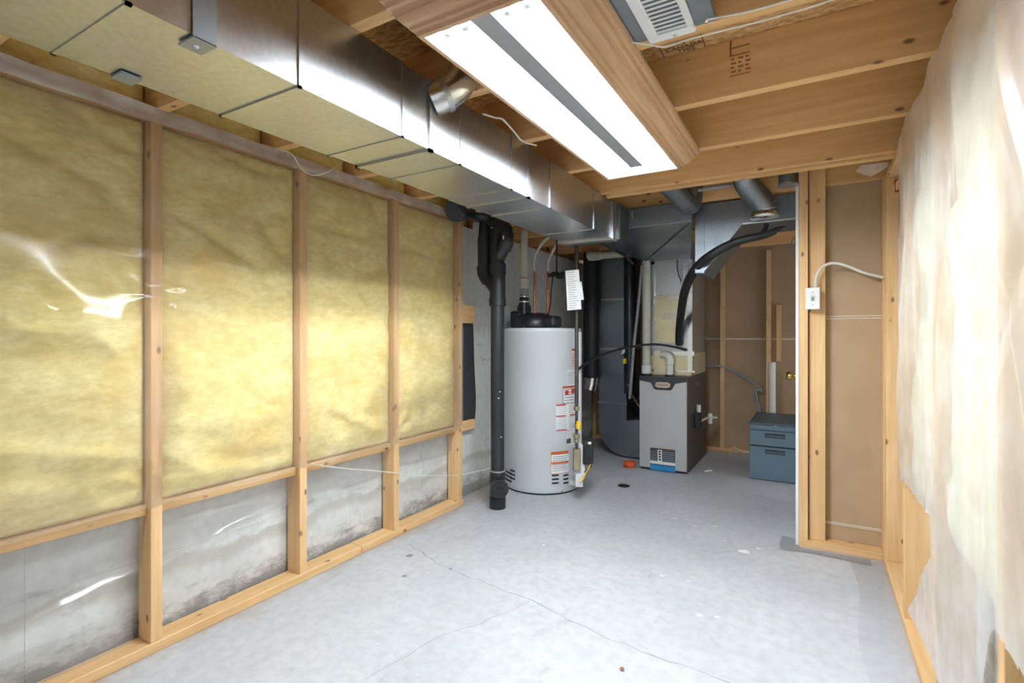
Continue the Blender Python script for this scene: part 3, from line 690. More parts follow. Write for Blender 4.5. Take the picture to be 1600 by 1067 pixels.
MB().tube([G(905, 752, 3.43), G(911, 748, 3.44), G(915, 738, 3.46), G(922, 728, 3.48), G(923, 720, 3.48)], .005, 8, True, 4).build('yellow_wire', 'yellow', wh)
MB().tube([G(913, 738, 3.45), G(918, 733, 3.47), G(924, 728, 3.48), G(921, 718, 3.49)], .004, 8, True, 4).build('black_wire', 'rubber_black', wh)
MB().box(TC.x-.02+.31, TC.x+.31+.01, TC.y-.02, TC.y+.0, .28, 1.15).build('wire_channel', 'tank_white', wh)
# blower on top
bp_ = Vector((TC.x-.04, TC.y-.05, TZ))
bl = MB().lathe([(0, 0), (.15, 0), (.155, .02), (.15, .075), (.12, .10), (.07, .115), (0, .118)], bp_, 28).build('blower', 'abs_black', wh)
MB().box(bp_.x-.16, bp_.x-.06, bp_.y-.1, bp_.y+.06, TZ, TZ+.13).build('blower_motor', 'abs_black', wh, .02, 2)
MB().box(bp_.x+.06, bp_.x+.21, bp_.y-.09, bp_.y+.05, TZ, TZ+.09).build('blower_scroll', 'abs_black', wh, .025, 2)
vx = P(819, 470, Y=bp_.y-.02); 
MB().tube([(vx.x, vx.y, TZ+.09), (vx.x, vx.y, TZ+.19)], [.05, .042], 18).build('outlet_hub', 'abs_black', wh)
for k in range(8):
    a = 2*math.pi*k/8; MB().box(vx.x+.048*math.cos(a)-.004, vx.x+.048*math.cos(a)+.004, vx.y+.048*math.sin(a)-.004, vx.y+.048*math.sin(a)+.004, TZ+.07, TZ+.17).build('hub_rib', 'abs_black', wh)
MB().tube([(vx.x, vx.y, TZ+.19), (vx.x, vx.y, TZ+.25)], .036, 18).build('rubber_boot', 'rubber_black', wh)
for z in (.195, .235): MB().tube([(vx.x, vx.y, TZ+z), (vx.x, vx.y, TZ+z+.010)], .039, 18).build('hose_clamp', 'chrome', wh)
hv = thing('vent_pipe', 'white plastic vent pipe rising from black blower on water heater to main duct', 'pipe', (vx.x, vx.y, TZ+.25))
MB().tube([(vx.x, vx.y, TZ+.25), (vx.x, vx.y, TZ+.30)], .032, 18).build('grey_sleeve', 'cable_grey', hv)
MB().tube([(vx.x, vx.y, TZ+.30), (vx.x, vx.y, TZ+.375)], .036, 18).build('coupling', 'pvc_aged', hv)
MB().tube([(vx.x, vx.y, TZ+.375), (vx.x, vx.y, 1.915)], .028, 18).build('pipe', 'pvc_aged', hv)
MB().tube([(vx.x, vx.y, TZ+.376), (vx.x, vx.y, TZ+.38)], .0365, 18).build('primer_mark', 'copper', hv)
def riser(px, lab, arc, dy):
    a = P(px, 505, Y=TC.y+dy); o = thing('water_pipe', lab, 'pipe', (a.x, a.y, TZ), 'water pipes on the heater')
    ztop = P(px, 422, Y=a.y).z
    MB().tube([(a.x, a.y, TZ), (a.x, a.y, ztop)], .0085, 10).build('copper_riser', 'copper', o)
    MB().tube([(a.x, a.y, TZ), (a.x, a.y, TZ+.02), (a.x, a.y, TZ+.045)], [.018, .018, .012], 8).build('nut', 'brass_nickel', o)
    MB().tube([(a.x, a.y, ztop-.01)]+[P(x, y, Y=a.y+d) for x, y, d in arc], .0105, 10, True, 5).build('plastic_line', 'pvc_aged', o)
    return o
riser(835.5, 'thin copper riser nearest the vent pipe turning into white tubing', [(834.5, 410, 0), (838, 395, .01), (850, 377, .03), (864, 366, .06)], -.12)
riser(856, 'thin copper riser turning into white tubing beside the black cord', [(857, 408, 0), (862, 396, .01), (870, 381, .03), (880, 370, .06)], -.05)
# cord
co = thing('power_cord', 'black power cord with plug adapter hanging above the water heater', 'cord', P(870, 440, Y=3.4))
MB().tube([P(870, 372, Y=3.4), P(870, 400, Y=3.4), P(870, 428, Y=3.4)], .006, 8).build('cord', 'rubber_black', co)
for (x, y, s_) in ((861, 430, .02), (868, 428, .026), (875, 432, .026), (879, 427, .016)):
    v = P(x, y, Y=3.38); MB().box(v.x-s_, v.x+s_, v.y-s_, v.y+s_, v.z-s_*.6, v.z+s_*.6).build('plug', 'rubber_black', co, s_*.4, 2)
MB().tube([P(864, 432, Y=3.39), P(861, 455, Y=3.39), P(860, 475, Y=3.39), P(856, 492, Y=3.4), P(852, 498, Y=3.42)], .005, 8, True, 4).build('cord', 'rubber_black', co)
# gas supply
gp = thing('gas_pipe', 'dark steel gas pipe with yellow handle running down beside water heater', 'pipe', G(901, 700, 3.42))
g0 = G(901, 700, 3.42); gz = lambda py: H+ray(901, py).z*3.42
MB().tube([(g0.x, g0.y, gz(634)), (g0.x, g0.y, 1.80)], .013, 12).build('pipe', 'steel_pipe', gp)
MB().tube([(g0.x, g0.y, gz(700)), (g0.x, g0.y, gz(634))], .010, 12).build('lower_pipe', 'steel_pipe', gp)
for py, r_ in ((638, .02), (665, .017), (681, .024), (688, .02)): MB().tube([(g0.x, g0.y, gz(py+3)), (g0.x, g0.y, gz(py-3))], r_, 8).build('union', 'brass_nickel', gp)
v = G(904, 664, 3.39); MB().box(v.x-.012, v.x+.016, v.y-.012, v.y+.006, v.z-.028, v.z+.028).build('valve_handle', 'yellow', gp, .006, 2)
MB().tube([(g0.x, g0.y, 1.80), (g0.x+.01, g0.y+.06, 1.815), (-1.40, 4.28, 1.815), (-1.34, 4.36, 1.74)], .013, 10).build('overhead_pipe', 'steel_pipe', gp)
def paper(px0, px1, py0, py1, dd, lean, lab, lines):
    o = thing('paper_tag', lab, 'paper', G((px0+px1)/2, py1, dd), 'papers on the gas pipe')
    tl_, tr_, bl_, br_ = G(px0, py0, dd), G(px1, py0-lean, dd), G(px0+3, py1, dd), G(px1+4, py1-lean, dd)
    off = ray(890, 450).normalized()*.002
    MB().add([tl_, tr_, br_, bl_, tl_+off, tr_+off, br_+off, bl_+off], [(0, 1, 2, 3), (7, 6, 5, 4), (0, 4, 5, 1), (1, 5, 6, 2), (2, 6, 7, 3), (3, 7, 4, 0)]).build('sheet', 'paper', o)
    f_ = -off*.35
    for k in range(lines):
        v = (k+1)/(lines+1); l_, r_ = tl_.lerp(bl_, v), tr_.lerp(br_, v); e = Vector((0, 0, .0012))
        p0, p1 = l_.lerp(r_, .12)+f_, l_.lerp(r_, .88-.3*random.random())+f_
        MB().add([p0-e, p1-e, p1+e, p0+e, p0-e+off*.3, p1-e+off*.3, p1+e+off*.3, p0+e+off*.3], [(0, 1, 2, 3), (7, 6, 5, 4)]).build('print', 'ink', o)
paper(883.5, 904.5, 423, 485, 3.36, 2, 'larger sheet of printed paper hung on gas pipe above water heater', 17)
paper(898, 908.5, 442, 470, 3.375, 2, 'smaller paper slip peeking out behind the larger printed sheet', 0)

# ------------------------------------------------------------------ ABS drain stack
DS = P(777.5, 793, Z=0); dd = -DS.x*SI+DS.y*CO
ds = thing('drain_stack', 'black plastic drain stack with cleanout standing beside the water heater', 'pipe', DS)
def S(px, py, o=0.0): return P(px, py, Y=DS.y+o)
zz = lambda py: S(777.5, py).z
cv = lambda py: Vector((DS.x, DS.y, zz(py)))
MB().tube([cv(790), cv(470)], .0445, 24).build('pipe', 'abs_black', ds)
MB().tube([cv(794), cv(776)], .053, 24).build('floor_hub', 'abs_black', ds)
MB().tube([cv(772), cv(735)], .051, 24).build('cleanout_tee', 'abs_black', ds)
MB().tube([cv(736), cv(734)], .0515, 24).build('tee_edge', 'cable_grey', ds)
cdv = Vector((.62, -.78, 0))
t0 = cv(757); MB().tube([t0, t0+cdv*.085], .048, 22).build('tee_branch', 'abs_black', ds)
MB().tube([t0+cdv*.075, t0+cdv*.11], .058, 24).build('cleanout_hub', 'abs_black', ds)
MB().tube([t0+cdv*.11, t0+cdv*.118], .048, 24).build('cleanout_plug', 'rubber_black', ds)
e = t0+cdv*.124; MB().bar(e-Vector((0, 0, .014)), e+Vector((0, 0, .014)), (.012, .010, 0), cdv*.008).build('plug_nut', 'rubber_black', ds)
# wye and the offset loop above
MB().tube([cv(478), cv(412)], .051, 24).build('wye_body', 'abs_black', ds)
MB().tube([cv(478), cv(466)], .0555, 24).build('wye_hub', 'abs_black', ds); MB().tube([cv(430), cv(412)], .0555, 24).build('wye_hub', 'abs_black', ds)
MB().tube([S(777, 455), S(768, 442), S(759, 430), S(757, 418), S(756, 340)], .044, 20, True, 4).build('side_branch', 'abs_black', ds)
MB().tube([S(763, 438), S(757.5, 428), S(756, 416)], .05, 20).build('branch_hub', 'abs_black', ds)
MB().tube([cv(412), S(778, 404), S(785, 390), S(791, 378), S(791, 366), S(787, 354), S(778, 347, .0), S(765, 341), S(748, 335, -.04), S(730, 330, -.13), S(718, 328, -.22)], [.046]*11, 22, True, 4).build('offset_loop', 'abs_black', ds)
MB().tube([S(777, 410), S(777, 358)], .049, 20).build('centre_hub', 'abs_black', ds)
MB().tube([S(779, 346), S(790, 362)], .054, 20).build('elbow_hub', 'abs_black', ds); MB().tube([S(791, 376), S(786, 389)], .053, 20).build('elbow_hub', 'abs_black', ds)
MB().tube([S(732, 331, -.12), S(722, 329, -.2), S(714, 329, -.26), S(711, 330, -.29)], [.052, .062, .068, .064], 24, True, 3).build('sweep_elbow', 'abs_black', ds)
MB().tube([S(713, 329, -.27), S(711.5, 330, -.28)], .071, 24).build('elbow_rim', 'abs_black', ds)
v = S(744, 359, -.09); MB().bar(v+Vector((0, 0, .048)), v-Vector((.008, 0, .048)), (.026, -.004, 0), (.0008, .001, 0)).build('hanging_tag', 'cable_grey', ds)
v = S(787, 371, -.05); MB().box(v.x-.003, v.x+.003, v.y-.008, v.y-.002, v.z-.012, v.z+.012).build('price_sticker', 'paper', ds)
for px, py in ((781, 612), (779, 622), (783, 683)):
    v = S(px, py, -.045); MB().lathe([(0, -.003), (.004, -.002), (.004, .004)], v, 8, 1).build('paint_spot', 'paper', ds)
MB().tube([S(724, 318, -.02), S(745, 328, -.02), S(765, 337.5, -.02)], .008, 8).build('foam_edge', 'pvc_aged', ds)

# ------------------------------------------------------------------ filing cabinet and things behind it
CA = P(1171, 748, Z=0); CB = P(1243, 757, Z=0)
cx0, cy0 = CA.x, (CA.y+CB.y)/2; cx1 = cx0+.40; cz = P(1171, 658.5, Y=cy0).z; cy1 = cy0+.60
fc = thing('filing_cabinet', 'low blue-grey two drawer filing cabinet behind the door jamb', 'cabinet', ((cx0+cx1)/2, (cy0+cy1)/2, 0))
MB().box(cx0, cx1, cy0+.018, cy1, 0, cz-.022).build('carcass', 'cabinet_blue', fc, .004)
MB().box(cx0-.002, cx1+.002, cy0-.001, cy1+.002, cz-.022, cz).build('top', 'cabinet_top', fc, .004)
fz0 = P(1171, 695, Y=cy0).z; zb = cz-.026
rail = MB().box(cx0, cx1, cy0+.002, cy0+.018, cz-.058, cz-.022).build('top_rail', 'cabinet_blue', fc, .002)
v = P(1211, 665.5, Y=cy0); MB().lathe([(0, -.004), (.007, -.003), (.008, .004)], v, 12, 1).build('lock', 'chrome', fc)
for z0, z1 in ((fz0+.004, cz-.062), (.006, fz0-.004)):
    d = MB().box(cx0, cx1, cy0, cy0+.018, z0, z1).build('drawer', 'cabinet_blue', fc, .003)
    xm_ = P(1211, 680, Y=cy0).x; hw = .068; zh = z1-.018
    h = MB().box(xm_-hw, xm_+hw, cy0-.0015, cy0+.004, zh-.034, zh).build('handle_recess', 'cabinet_dark', d)
    MB().box(xm_-hw+.004, xm_+hw-.004, cy0-.004, cy0, zh-.030, zh-.010).build('pull', 'cabinet_top', d, .002)
MB().box(cx0+.01, cx1-.01, cy0+.01, cy0+.018, fz0-.005, fz0+.005).build('drawer_gap', 'shadow_gap', fc)
v = P(1206, 566, Y=cy1+.06)
tag(MB().tube([(v.x, v.y, 0), (v.x, v.y, v.z)], .031, 20, True).build('plastic_tube', 'cable_white'), 'upright white plastic tube standing behind the filing cabinet', 'tube')
cb = thing('electrical_cable', 'pale grey cables looping through far wall studs behind filing cabinet', 'cable', P(1160, 590, Y=YB))
for k in range(2):
    o = 3*k
    MB().tube([P(1095, 571+o, Y=YB-.02), P(1122, 572-o*.3, Y=YB-.02), P(1140, 576+o*.6, Y=YB+.02), P(1165, 589+o, Y=YB+.02), P(1184, 602+o, Y=YB+.03), P(1192, 612+o, Y=YB+.03)], .007, 8, True, 4).build('cable', 'cable_grey', cb)
    MB().tube([P(1190, 608+o, Y=YB-.01), P(1178+4*k, 610, Y=YB-.02), P(1178+4*k, 622, Y=YB-.02), P(1184+3*k, 640, Y=YB-.02), P(1186+3*k, 660, Y=YB-.02)], .007, 8, True, 4).build('cable', 'cable_grey', cb)
tag(MB().tube([P(1146, 698, Y=YB-.03), P(1158, 705, Y=YB-.06), P(1166, 707, Y=YB-.05), P(1172, 706, Y=YB-.06)], .005, 6, True, 3).build('plastic_scrap', 'paper'), 'crumpled scrap of plastic lying at the far wall plate', 'scrap')
hk = tag(MB().tube([P(1233, 392, Y=3.9), P(1238, 375, Y=3.9), P(1243, 371, Y=3.9), P(1241, 385, Y=3.9), P(1236, 398, Y=3.9)], .004, 6, True, 4).build('wire_loop', 'cable_grey'), 'small loop of grey wire dangling beside the door jamb', 'wire')

# ------------------------------------------------------------------ switch and its cable
s0_, s1_ = P(1258.5, 450, Y=YP-.03), P(1281, 483, Y=YP-.03)
ls = thing('light_switch', 'white toggle light switch box on the partition stud', 'light switch', ((s0_.x+s1_.x)/2, YP, s1_.z))
MB().box(s0_.x+.004, s1_.x-.004, YP-.032, YP-.0005, s1_.z+.004, s0_.z-.004).build('surface_box', 'white_paint', ls, .003)
pl = MB().box(s0_.x, s1_.x, YP-.038, YP-.032, s1_.z, s0_.z).build('cover_plate', 'white_paint', ls, .003, 2)
xm_, zm_ = (s0_.x+s1_.x)/2, (s0_.z+s1_.z)/2
MB().bar((xm_, YP-.036, zm_), (xm_, YP-.054, zm_+.008), (.005, 0, 0), (0, 0, .006)).build('toggle', 'pvc_aged', pl, .001)
MB().box(xm_-.007, xm_+.007, YP-.0395, YP-.037, zm_-.014, zm_+.014).build('toggle_slot', 'cable_grey', pl)
for s_ in (-.034, .034): MB().lathe([(0, -.0015), (.004, -.001), (.004, .002)], (xm_, YP-.038, zm_+s_), 8, 1).build('plate_screw', 'chrome', pl)
tag(MB().tube([P(1274, 452, Y=YP-.016), P(1274.5, 438, Y=YP-.016), P(1279, 424, Y=YP-.016), P(1290, 414, Y=YP-.012), P(1305, 411, Y=YP-.01), P(1325, 416, Y=YP-.01), P(1350, 426, Y=YP-.01), P(1381, 433.5, Y=YP-.01)], .0075, 8, True, 5).build('electrical_cable', 'cable_white'),
    'white cable curving from light switch box to corner stud', 'cable')
mF = MB().grid(lambda u, v: Vector(P(1342+46*u-(0 if v < .5 else 4*(1-u)), 259-6*u+v*(6+14*(1-abs(u-.45)*1.6)), Y=2.72+.02*math.sin(5*u))), 8, 5)
tag(mF.build('plastic_flap', 'poly_milky'), 'small torn flap of plastic hanging under the doubled joist', 'plastic')

# ------------------------------------------------------------------ exhaust grille between joists
gz_ = ZJ-.006
ga, gb, gc = P(1022, 69, Z=gz_), P(1088, 50, Z=gz_), P(968, 0, Z=gz_)
gx0, gx1, gy1 = ga.x, gb.x, ga.y; gy0 = gy1-.36
gx0 -= .012
ex = thing('exhaust_grille', 'white slatted ceiling fan grille beside the oak framed light', 'vent grille', ((gx0+gx1)/2, gy0, gz_))
MB().box(gx0-.05, gx1+.05, gy0+.02, gy1+.012, gz_+.022, gz_+.026).build('mounting_plate', 'grey_steel', ex)
MB().box(gx0+.01, gx1-.01, gy0+.03, gy1-.02, gz_+.026, ZS-.01).build('fan_housing', 'grey_steel', ex)
MB().box(gx1+.002, gx1+.05, gy0, gy1+.016, gz_+.008, gz_+.022).build('side_bracket', 'grey_steel', ex)
MB().box(gx0-.05, gx0-.004, gy0, gy1-.01, gz_+.010, gz_+.022).build('side_bracket', 'grey_steel', ex)
fr = MB()
for (a0, a1, b0, b1) in ((gx0, gx1, gy1-.028, gy1), (gx0, gx1, gy0, gy0+.028), (gx0, gx0+.030, gy0+.028, gy1-.028), (gx1-.018, gx1, gy0+.028, gy1-.028)): fr.box(a0, a1, b0, b1, gz_, gz_+.022)
fr.build('grille_frame', 'white_paint', ex, .004)
MB().box(gx0+.02, gx1-.01, gy0+.02, gy1-.02, gz_+.018, gz_+.0215).build('grille_back', 'cable_grey', ex)
n = 17
for i in range(n):
    y = gy0+.028+(gy1-gy0-.056)*(i+.5)/n
    MB().bar((gx0+.03, y, gz_+.006), (gx1-.018, y, gz_+.006), (0, .0048, .0025), (0, -.0008, .0018)).build('slat', 'white_paint', ex)
MB().lathe([(0, -.002), (.005, -.001), (.005, .003)], ((gx0+gx1)/2+.01, gy1-.014, gz_), 10).build('grille_screw', 'chrome', ex)
MB().lathe([(0, -.002), (.005, -.001), (.005, .003)], (gx1+.028, gy1-.02, gz_+.008), 10).build('grille_screw', 'chrome', ex)
def cable(name, pts, r, mat, lab, cat, sub=4): return tag(MB().tube(pts, r, 8, True, sub).build(name, mat), lab, cat)
cable('electrical_cable', [P(985, 66, Z=ZJ-.010), P(1015, 70, Z=ZJ-.012), P(1040, 73, Z=ZJ-.014), P(1075, 62, Z=ZJ-.012), P(1120, 50, Z=ZJ-.010), P(1200, 30, Z=ZJ-.010), P(1300, 0, Z=ZJ-.010), P(1400, -40, Z=ZJ-.01)], .0024, 'cable_white', 'white cable running along joist edge just below the fan grille', 'cable')
cable('electrical_cable', [P(1103, 31, Z=ZJ-.006), P(1150, 22, Z=ZJ-.006), P(1185, 14, Z=ZJ-.006), P(1240, -2, Z=ZJ-.006)], .0028, 'cable_white', 'white cable stapled to the joist to the right of the fan grille', 'cable')
cable('string', [P(425, 232, Z=ZJ-.004), P(455, 240, X=-1.75), P(470, 262, X=-1.8), P(490, 274, X=-1.8), P(515, 267, X=-1.75), P(537, 251, Z=ZJ-.004)], .0022, 'cable_white', 'thin pale string sagging between left wall top and main duct', 'string')
cable('electrical_cable', [P(755, 178, X=-.99), P(775, 184, X=-.985), P(785, 186, X=-.98), P(803, 205, X=-.975), P(816, 220, X=-.97), P(838, 227, X=-.96)], .0035, 'cable_white', 'short white cable end dangling between main duct and light', 'cable')
cable('string', [P(486, 724, X=XF+.006), P(530, 731, X=XF+.004), P(603, 737, X=XF+.004), P(640, 742, X=XF+.004), P(700, 743, X=XF+.004), P(725, 741, X=XF+.006), P(768, 731, Y=2.84)], .0022, 'cable_white', 'thin white string stretched low across left studs to drain stack', 'string')
cable('electrical_cable', [P(1090, 297, Y=3.10), P(1130, 291, Y=3.12), P(1166, 287, Y=3.13)], .011, 'cable_grey', 'grey conduit running under joists toward the elbow duct', 'conduit', 3)
cable('thermostat_wire', [P(988, 330, Y=3.05), P(989, 352, Y=3.3), P(996, 372, Y=3.7), P(1004, 388, Y=4.1), P(1007, 400, Y=4.3), P(1003, 412, Y=4.32)], .004, 'cable_grey', 'thin grey wire hanging from main duct end to white vent pipe', 'wire')
cable('sensor_wire', [P(1062, 375, Y=4.2), P(1059, 395, Y=4.4), P(1058, 420, Y=4.42), P(1064, 440, Y=4.43)], .0035, 'rubber_black', 'thin dark sensor wire running down face of coil case', 'wire')

# ------------------------------------------------------------------ membrane strip past the end of the left framing
ms = thing('membrane_strip', 'black membrane strip held to the concrete by two wood blocks', 'membrane', P(738, 660, X=XC+.02))
e0, e1 = P(728, 475, X=XC+.03), P(742, 480, X=XC+.03); b0 = P(740, 657, X=XC+.03)
def fnm(u, v):
    z = b0.z+(e1.z-b0.z)*v
    wv = .02*math.sin(v*5.5)-.01
    return (XC+.018+.006*math.sin(v*9+u), 2.79+(e1.y-2.79+wv+.02)*u, z)
MB().grid(fnm, 4, 16).build('membrane', 'membrane', ms)
def blk(py0, py1):
    z0, z1 = P(734, py1, X=XC+.04).z, P(734, py0, X=XC+.04).z; y1_ = P(741, 500, X=XC+.04).y
    MB().box(XC+.002, XC+.045, 2.795, y1_, z0, z1).build('wood_block', 'pine_y', ms, .003)
blk(477, 505); blk(656, 671)

# ------------------------------------------------------------------ insulation batts and plastic
def batt(name, Y0, Y1, Z0, Z1, xb, xf, bul, mat, lab, grp, seed):
    sg = 1 if xf > xb else -1
    m = MB(); nu, nv = 36, 84
    def fn(u, v):
        y, z = Y0+(Y1-Y0)*u, Z0+(Z1-Z0)*v
        ed = min(1, min(u, 1-u)*9, min(v, 1-v)*16)**.5
        d = bul*(.5+.9*nz(y*4+seed, z*3.2, seed)+.35*nz(y*13, z*11, seed))*ed-(1-ed)*.022
        f1 = abs(nz(y*1.3+seed*3, z*4+.5*y, 2)); d -= .030*max(0, 1-f1*9)*ed*min(1, .25+1.3*v*v); d += .006*nz(y*6, z*26, seed)*ed
        return (xf+sg*d, y, z)
    m.grid(fn, nu, nv)
    e = m.v[:]; row = nu+1; top = nv*row
    loop = [i for i in range(nu+1)]+[j*row+nu for j in range(1, nv+1)]+[top+i for i in range(nu-1, -1, -1)]+[j*row for j in range(nv-1, 0, -1)]
    o = len(m.v); m.v += [(xb, e[i][1], e[i][2]) for i in loop]; L = len(loop)
    for k in range(L): m.f.append((loop[k], o+k, o+(k+1) % L, loop[(k+1) % L])); m.sm.append(False)
    m.f.append(tuple(range(o, o+L))); m.sm.append(False)
    return tag(m.build(name, mat), lab, 'insulation', grp)
LB = ['yellow fibreglass batt filling left wall bay at the far left edge of view', 'yellow fibreglass batt in left wall bay below the watermark corner',
      'yellow fibreglass batt filling second full bay between left wall studs', 'yellow fibreglass batt in third left wall bay below the main duct', 'yellow fibreglass batt in last left wall bay nearest the black drain stack']
LB[0] = 'yellow fibreglass batt in left wall bay just outside the view'
LB[1] = 'yellow fibreglass batt in left wall bay at the left picture edge'
for i in range(len(LS)-1):
    batt('insulation_batt', LS[i]+.041, LS[i+1]-.003, .527, 1.880, XC+.006, XF-.024, .022, 'fibreglass', LB[i], 'left wall batts', i*1.7)
RB = ['pale fibreglass batt in right wall bay nearest the camera', 'pale fibreglass batt in right wall bay at the right picture edge', 'pale fibreglass batt in right wall bay above the torn plastic', 'pale fibreglass batt in last right wall bay beside the partition corner']
for i in range(len(RS)-1):
    batt('insulation_batt', RS[i]+.041, (RS[i+1]-.003) if i < 3 else 2.80, .527, 1.878, .425, XR+(.03 if i < 3 else .055), .016, 'fibreglass_pale', RB[i], 'right wall batts', 20+i*1.3)
jb = [1, 2, 3, 4, 5, 6]
for k, i in enumerate(jb):
    batt('insulation_batt', JY[i]+.042, (JY[i+1]-.004) if i < 6 else JY[7]-.004, ZJ+.002, ZS-.004, XC-.15, XC+.05, .016, 'fibreglass', 'yellow insulation stuffed between ceiling joists above left wall, %s from the camera' % ('nearest', 'second', 'third', 'fourth', 'fifth', 'sixth')[k], 'joist bay insulation', 40+k)

def lfilm(u, v):
    y = -.4+3.19*u
    bot = .524+.012*nz(y*3, 1)-.02*max(0, nz(y*5, 7))
    z = bot+(ZJ-bot)*v
    near = min(abs(y-(s+.019)) for s in LS); b = min(1, near/.12)
    x = XF+.0045+.016*b*(.6+.8*nz(y*2.2, z*1.6, 4))+.008*b*nz(y*7, z*5, 8)
    x += .004*nz(y*1.5, z*9, 12)*b
    # stapled pull folds
    for sy, sz in ((.945, 1.27), (1.555, 1.5), (.945, .62), (2.165, .6)):
        dy, dz = y-sy, z-sz; r = math.hypot(dy, dz)
        if r < .16: x += .006*math.cos(7*math.atan2(dz, dy))*(1-r/.16)
    for ya_, za_, yb_2, zb_, wd_, hh in ((.34, 1.36, .62, 1.20, .075, .026), (.62, 1.20, .84, 1.13, .06, .016), (.72, 1.41, .88, 1.38, .02, .010), (1.18, 1.40, 1.32, 1.37, .02, .010), (.30, .86, .86, .74, .03, .012), (1.0, .72, 1.2, .60, .03, .012), (1.75, .80, 2.0, .66, .03, .010), (1.0, .62, 1.5, .60, .02, .008)):
        vx_, vz_ = yb_2-ya_, zb_-za_; l2 = vx_*vx_+vz_*vz_; t_ = max(0, min(1, ((y-ya_)*vx_+(z-za_)*vz_)/l2))
        q_ = math.hypot(y-ya_-vx_*t_, z-za_-vz_*t_)/wd_
        if q_ < 3: x += hh*math.exp(-q_*q_)*b*(1+.5*nz(y*9, z*9, 6))
    if v > .97: x = XF+.007
    return (x, y, z)
tag(MB().grid(lfilm, 200, 110).build('plastic_sheet', 'poly_clear'), 'clear plastic vapour sheet stapled over yellow insulation on left wall', 'plastic sheet')
# strip folded over the top plate
def lstrip(u, v):
    y = -.4+3.2*u
    return (XF+.010+.012*v*(.6+nz(y*4, v*3, 2))+.006*nz(y*9, v*2), y, 1.872+.052*v+.006*nz(y*5, 3, 1))
tag(MB().grid(lstrip, 120, 4).build('plastic_strip', 'poly_milky'), 'folded edge of plastic sheet along the left wall top plate', 'plastic sheet')
# film against the concrete in the lower bays
LL = ['loose plastic film hanging over concrete in lower left bay at picture edge', 'loose plastic film hanging over concrete between first two full studs', 'loose plastic film hanging over concrete in third lower left bay', 'loose plastic film hanging over concrete in last lower left bay']
for i in range(1, len(LS)-1):
    y0_, y1_ = LS[i]+.042, LS[i+1]-.004
    depth = (.25, .17, .15, .13)[i-1]
    def fn(u, v, i=i, y0_=y0_, y1_=y1_, depth=depth):
        y = y0_+(y1_-y0_)*u; s = 1-v
        bt_ = .486-depth*(1.0-.22*u)-.014*math.sin(u*4.5+i)-.010*nz(u*5, i*3)
        z = .486+(bt_-.486)*s
        x = XC+.02+.05*(1-s*.7)+.02*math.sin(u*3.1)*s+.010*nz(u*4, s*3, i)
        if s > .75: x += .018*((s-.75)*4)**2
        return (min(x, XF-.006), y, z)
    tag(MB().grid(fn, 30, 16).build('plastic_film', 'poly_clear'), LL[i-1], 'plastic sheet', 'loose film in the lower left bays')
def lowf(u, v):
    y = -.35+1.25*u
    return (XC+.012+.03*v*0+.012*nz(y*4, 2)+.03*(1-v), y, .040+(.11+.015*nz(y*3, 5))*v)
tag(MB().grid(lowf, 40, 6).build('plastic_film', 'poly_clear'), 'low plastic film tucked behind the left bottom plate at picture edge', 'plastic sheet')

# right wall sheet with its torn openings over two studs
T1 = [(1411, 752), (1417, 757), (1434, 783), (1452, 806), (1454, 868), (1440, 898), (1432, 928), (1420, 948), (1416, 957), (1405, 957), (1405, 752)]
T2 = [(1547, 990), (1556, 984), (1571, 1010), (1605, 1066), (1605, 1100), (1530, 1100), (1537, 1050)]
T3 = [(1380, 940), (1416, 950), (1434, 985), (1452, 1025), (1468, 1070), (1480, 1120), (1380, 1120)]
def rfilm(u, v):
    y = .75+1.80*u; z = .0+ (ZS-.01)*v
    x = XR-.006
    if z > ZJ-.03: x += .15*((z-ZJ+.03)/.2)**1.0
    k = min(1, z/.3)
    # long hanging folds
    wob = .016*nz(y*2.6+z*.5, z*1.1, 3)+.010*nz(y*5.5+z*1.4, z*1.2, 9)+.004*nz(y*11-z*3, z*1.6, 5)
    x += (wob-.012+.007*max(0, 1-7*abs(nz(y*3.4+z*.7, z*.9, 21)))-.006*max(0, 1-8*abs(nz(y*4.4-z*1.3, z*.7, 31))))*k
    if z < .25: x -= .012*(1-z/.25)
    return (x, y, z)
def keepr(c):
    p = proj(*c)
    if c.y > 2.50 or c.z < .03: return False
    return not (inside(p, T1) or inside(p, T2) or inside(p, T3))
tag(MB().grid(rfilm, 430, 280, keepr).build('plastic_sheet', 'poly_wall'), 'milky wrinkled plastic sheet torn at the bottom on right wall', 'plastic sheet')
def redge(u, v):
    y = 2.50+.10*u; z = .55+1.30*v
    return (XR-.004+.006*nz(y*9, z*2, 3), y+.012*nz(z*3, 2), z)
tag(MB().grid(redge, 5, 30).build('plastic_strip', 'poly_clear'), 'clear trailing edge of plastic along last right wall bay', 'plastic sheet')
# film lying on the slab along the right plate
def ffilm(u, v):
    y = .3+2.83*u; 
    xi = XR-.006; xo = .155+.03*nz(y*2, 4)
    return (xi+(xo-xi)*v, y, .003+.003*abs(nz(y*6, v*4))+.004*(1-v))
tag(MB().grid(ffilm, 60, 6).build('plastic_film', 'poly_clear'), 'strip of clear film lying on slab along right wall plate', 'plastic sheet')
fp = [P(1218, 848, Z=.003), P(1222, 836, Z=.004), P(1245, 842, Z=.004), P(1250, 855, Z=.003), P(1290, 862, Z=.003), P(1360, 874, Z=.003), P(1362, 884, Z=.003), P(1270, 864, Z=.003), P(1220, 858, Z=.003)]
tag(MB().add(fp, [tuple(range(len(fp)))]).build('gasket_scrap', 'cable_grey'), 'grey sill gasket scrap on slab at foot of the door jamb', 'scrap')

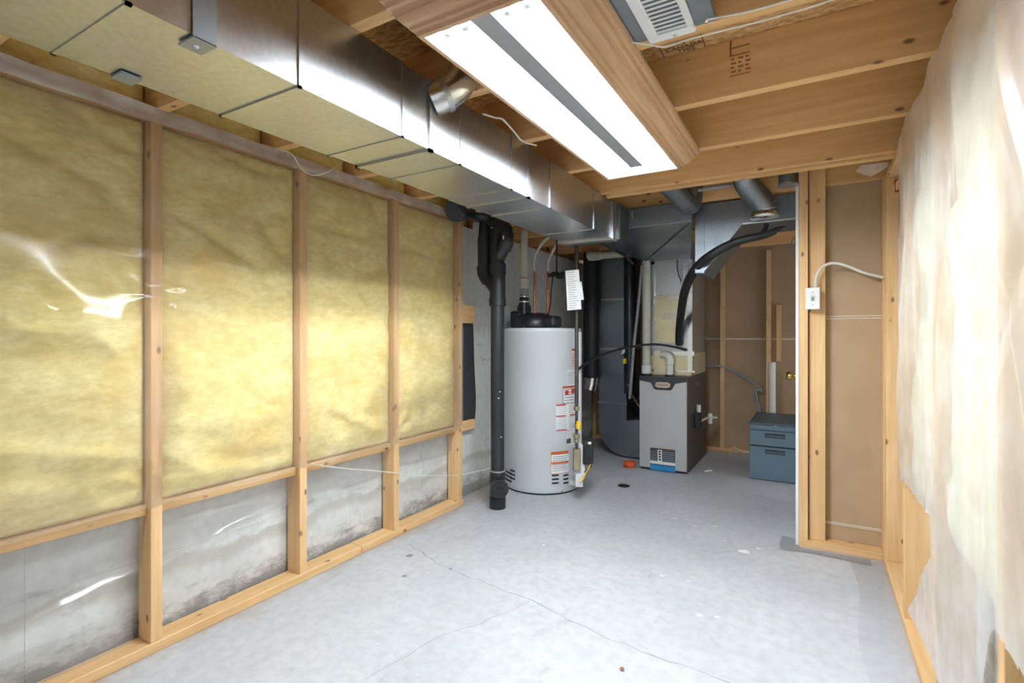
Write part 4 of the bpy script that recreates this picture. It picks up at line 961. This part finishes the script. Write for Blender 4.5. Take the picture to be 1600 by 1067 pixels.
# ------------------------------------------------------------------ small things on the slab
fd = thing('floor_drain', 'small dark round floor drain in the slab in front of the furnace', 'drain', P(974.5, 759, Z=0))
c = P(974.5, 759, Z=0); MB().lathe([(0, .003), (.043, .003), (.046, .001), (.046, 0)], c, 28).build('drain_rim', 'iron', fd)
for k in range(6):
    a = math.pi*k/3; MB().lathe([(0, .0036), (.007, .0036), (.007, .003)], c+Vector((.024*math.cos(a), .024*math.sin(a), 0)), 10).build('drain_hole', 'shadow_gap', fd)
c = P(983.5, 729, Z=0)
oc = thing('orange_cap', 'small orange plastic ring on the slab beside the furnace', 'cap', c)
MB().lathe([(.040, .004), (.040, .044), (.048, .044), (.050, 0), (.040, 0)], c, 28).build('ring', 'orange', oc); MB().lathe([(0, .008), (.042, .008)], c, 24).build('cap_floor', 'orange', oc)
c = P(972, 1047, Z=0)
m = MB().lathe([(0, .0), (.006, .001), (.008, .005), (.005, .009), (0, .010)], c, 10)
tag(m.build('pebble', 'stone'), 'tiny brown pebble lying on slab near the camera', 'pebble')
tag(MB().tube([P(1101, 737, Z=.003), P(1108, 735, Z=.003), P(1113, 735.5, Z=.003)], [.006, .009, .004], 6).build('plastic_scrap', 'paper'), 'small pale scrap on slab right of the furnace', 'scrap')
tag(MB().tube([P(1032, 898, Z=.002), P(1036, 901, Z=.002), P(1040, 900, Z=.002)], [.003, .005, .002], 6).build('plastic_scrap', 'paper'), 'tiny pale scrap in the middle of the slab', 'scrap')
for px, py, s_ in ((1163, 862, .05), (1092, 961, .022), (1120, 964, .016), (1185, 857, .02), (1055, 810, .018), (1117, 822, .02), (1085, 821, .015), (850, 852, .014), (926, 806, .012), (1133, 845, .012)):
    c = P(px, py, Z=0); vs = [c+Vector((s_*(.5+.6*abs(nz(k*1.7, px)))*math.cos(k*.524), s_*(.4+.5*abs(nz(k*2.1, py)))*math.sin(k*.524), .0005)) for k in range(12)]
    MB().add(vs, [tuple(range(12))]).build('paint_spatter', 'paper', floor)
for px, py, s_ in ((640, 868, .03), (704, 889, .014), (632, 900, .02), (1043, 778, .014), (1038, 804, .012)):
    c = P(px, py, Z=0); vs = [c+Vector((s_*(.5+.6*abs(nz(k*1.3, px)))*math.cos(k*.524), s_*(.6+.5*abs(nz(k*2.7, py)))*math.sin(k*.524), .0005)) for k in range(12)]
    MB().add(vs, [tuple(range(12))]).build('damp_spot', 'crack', floor)
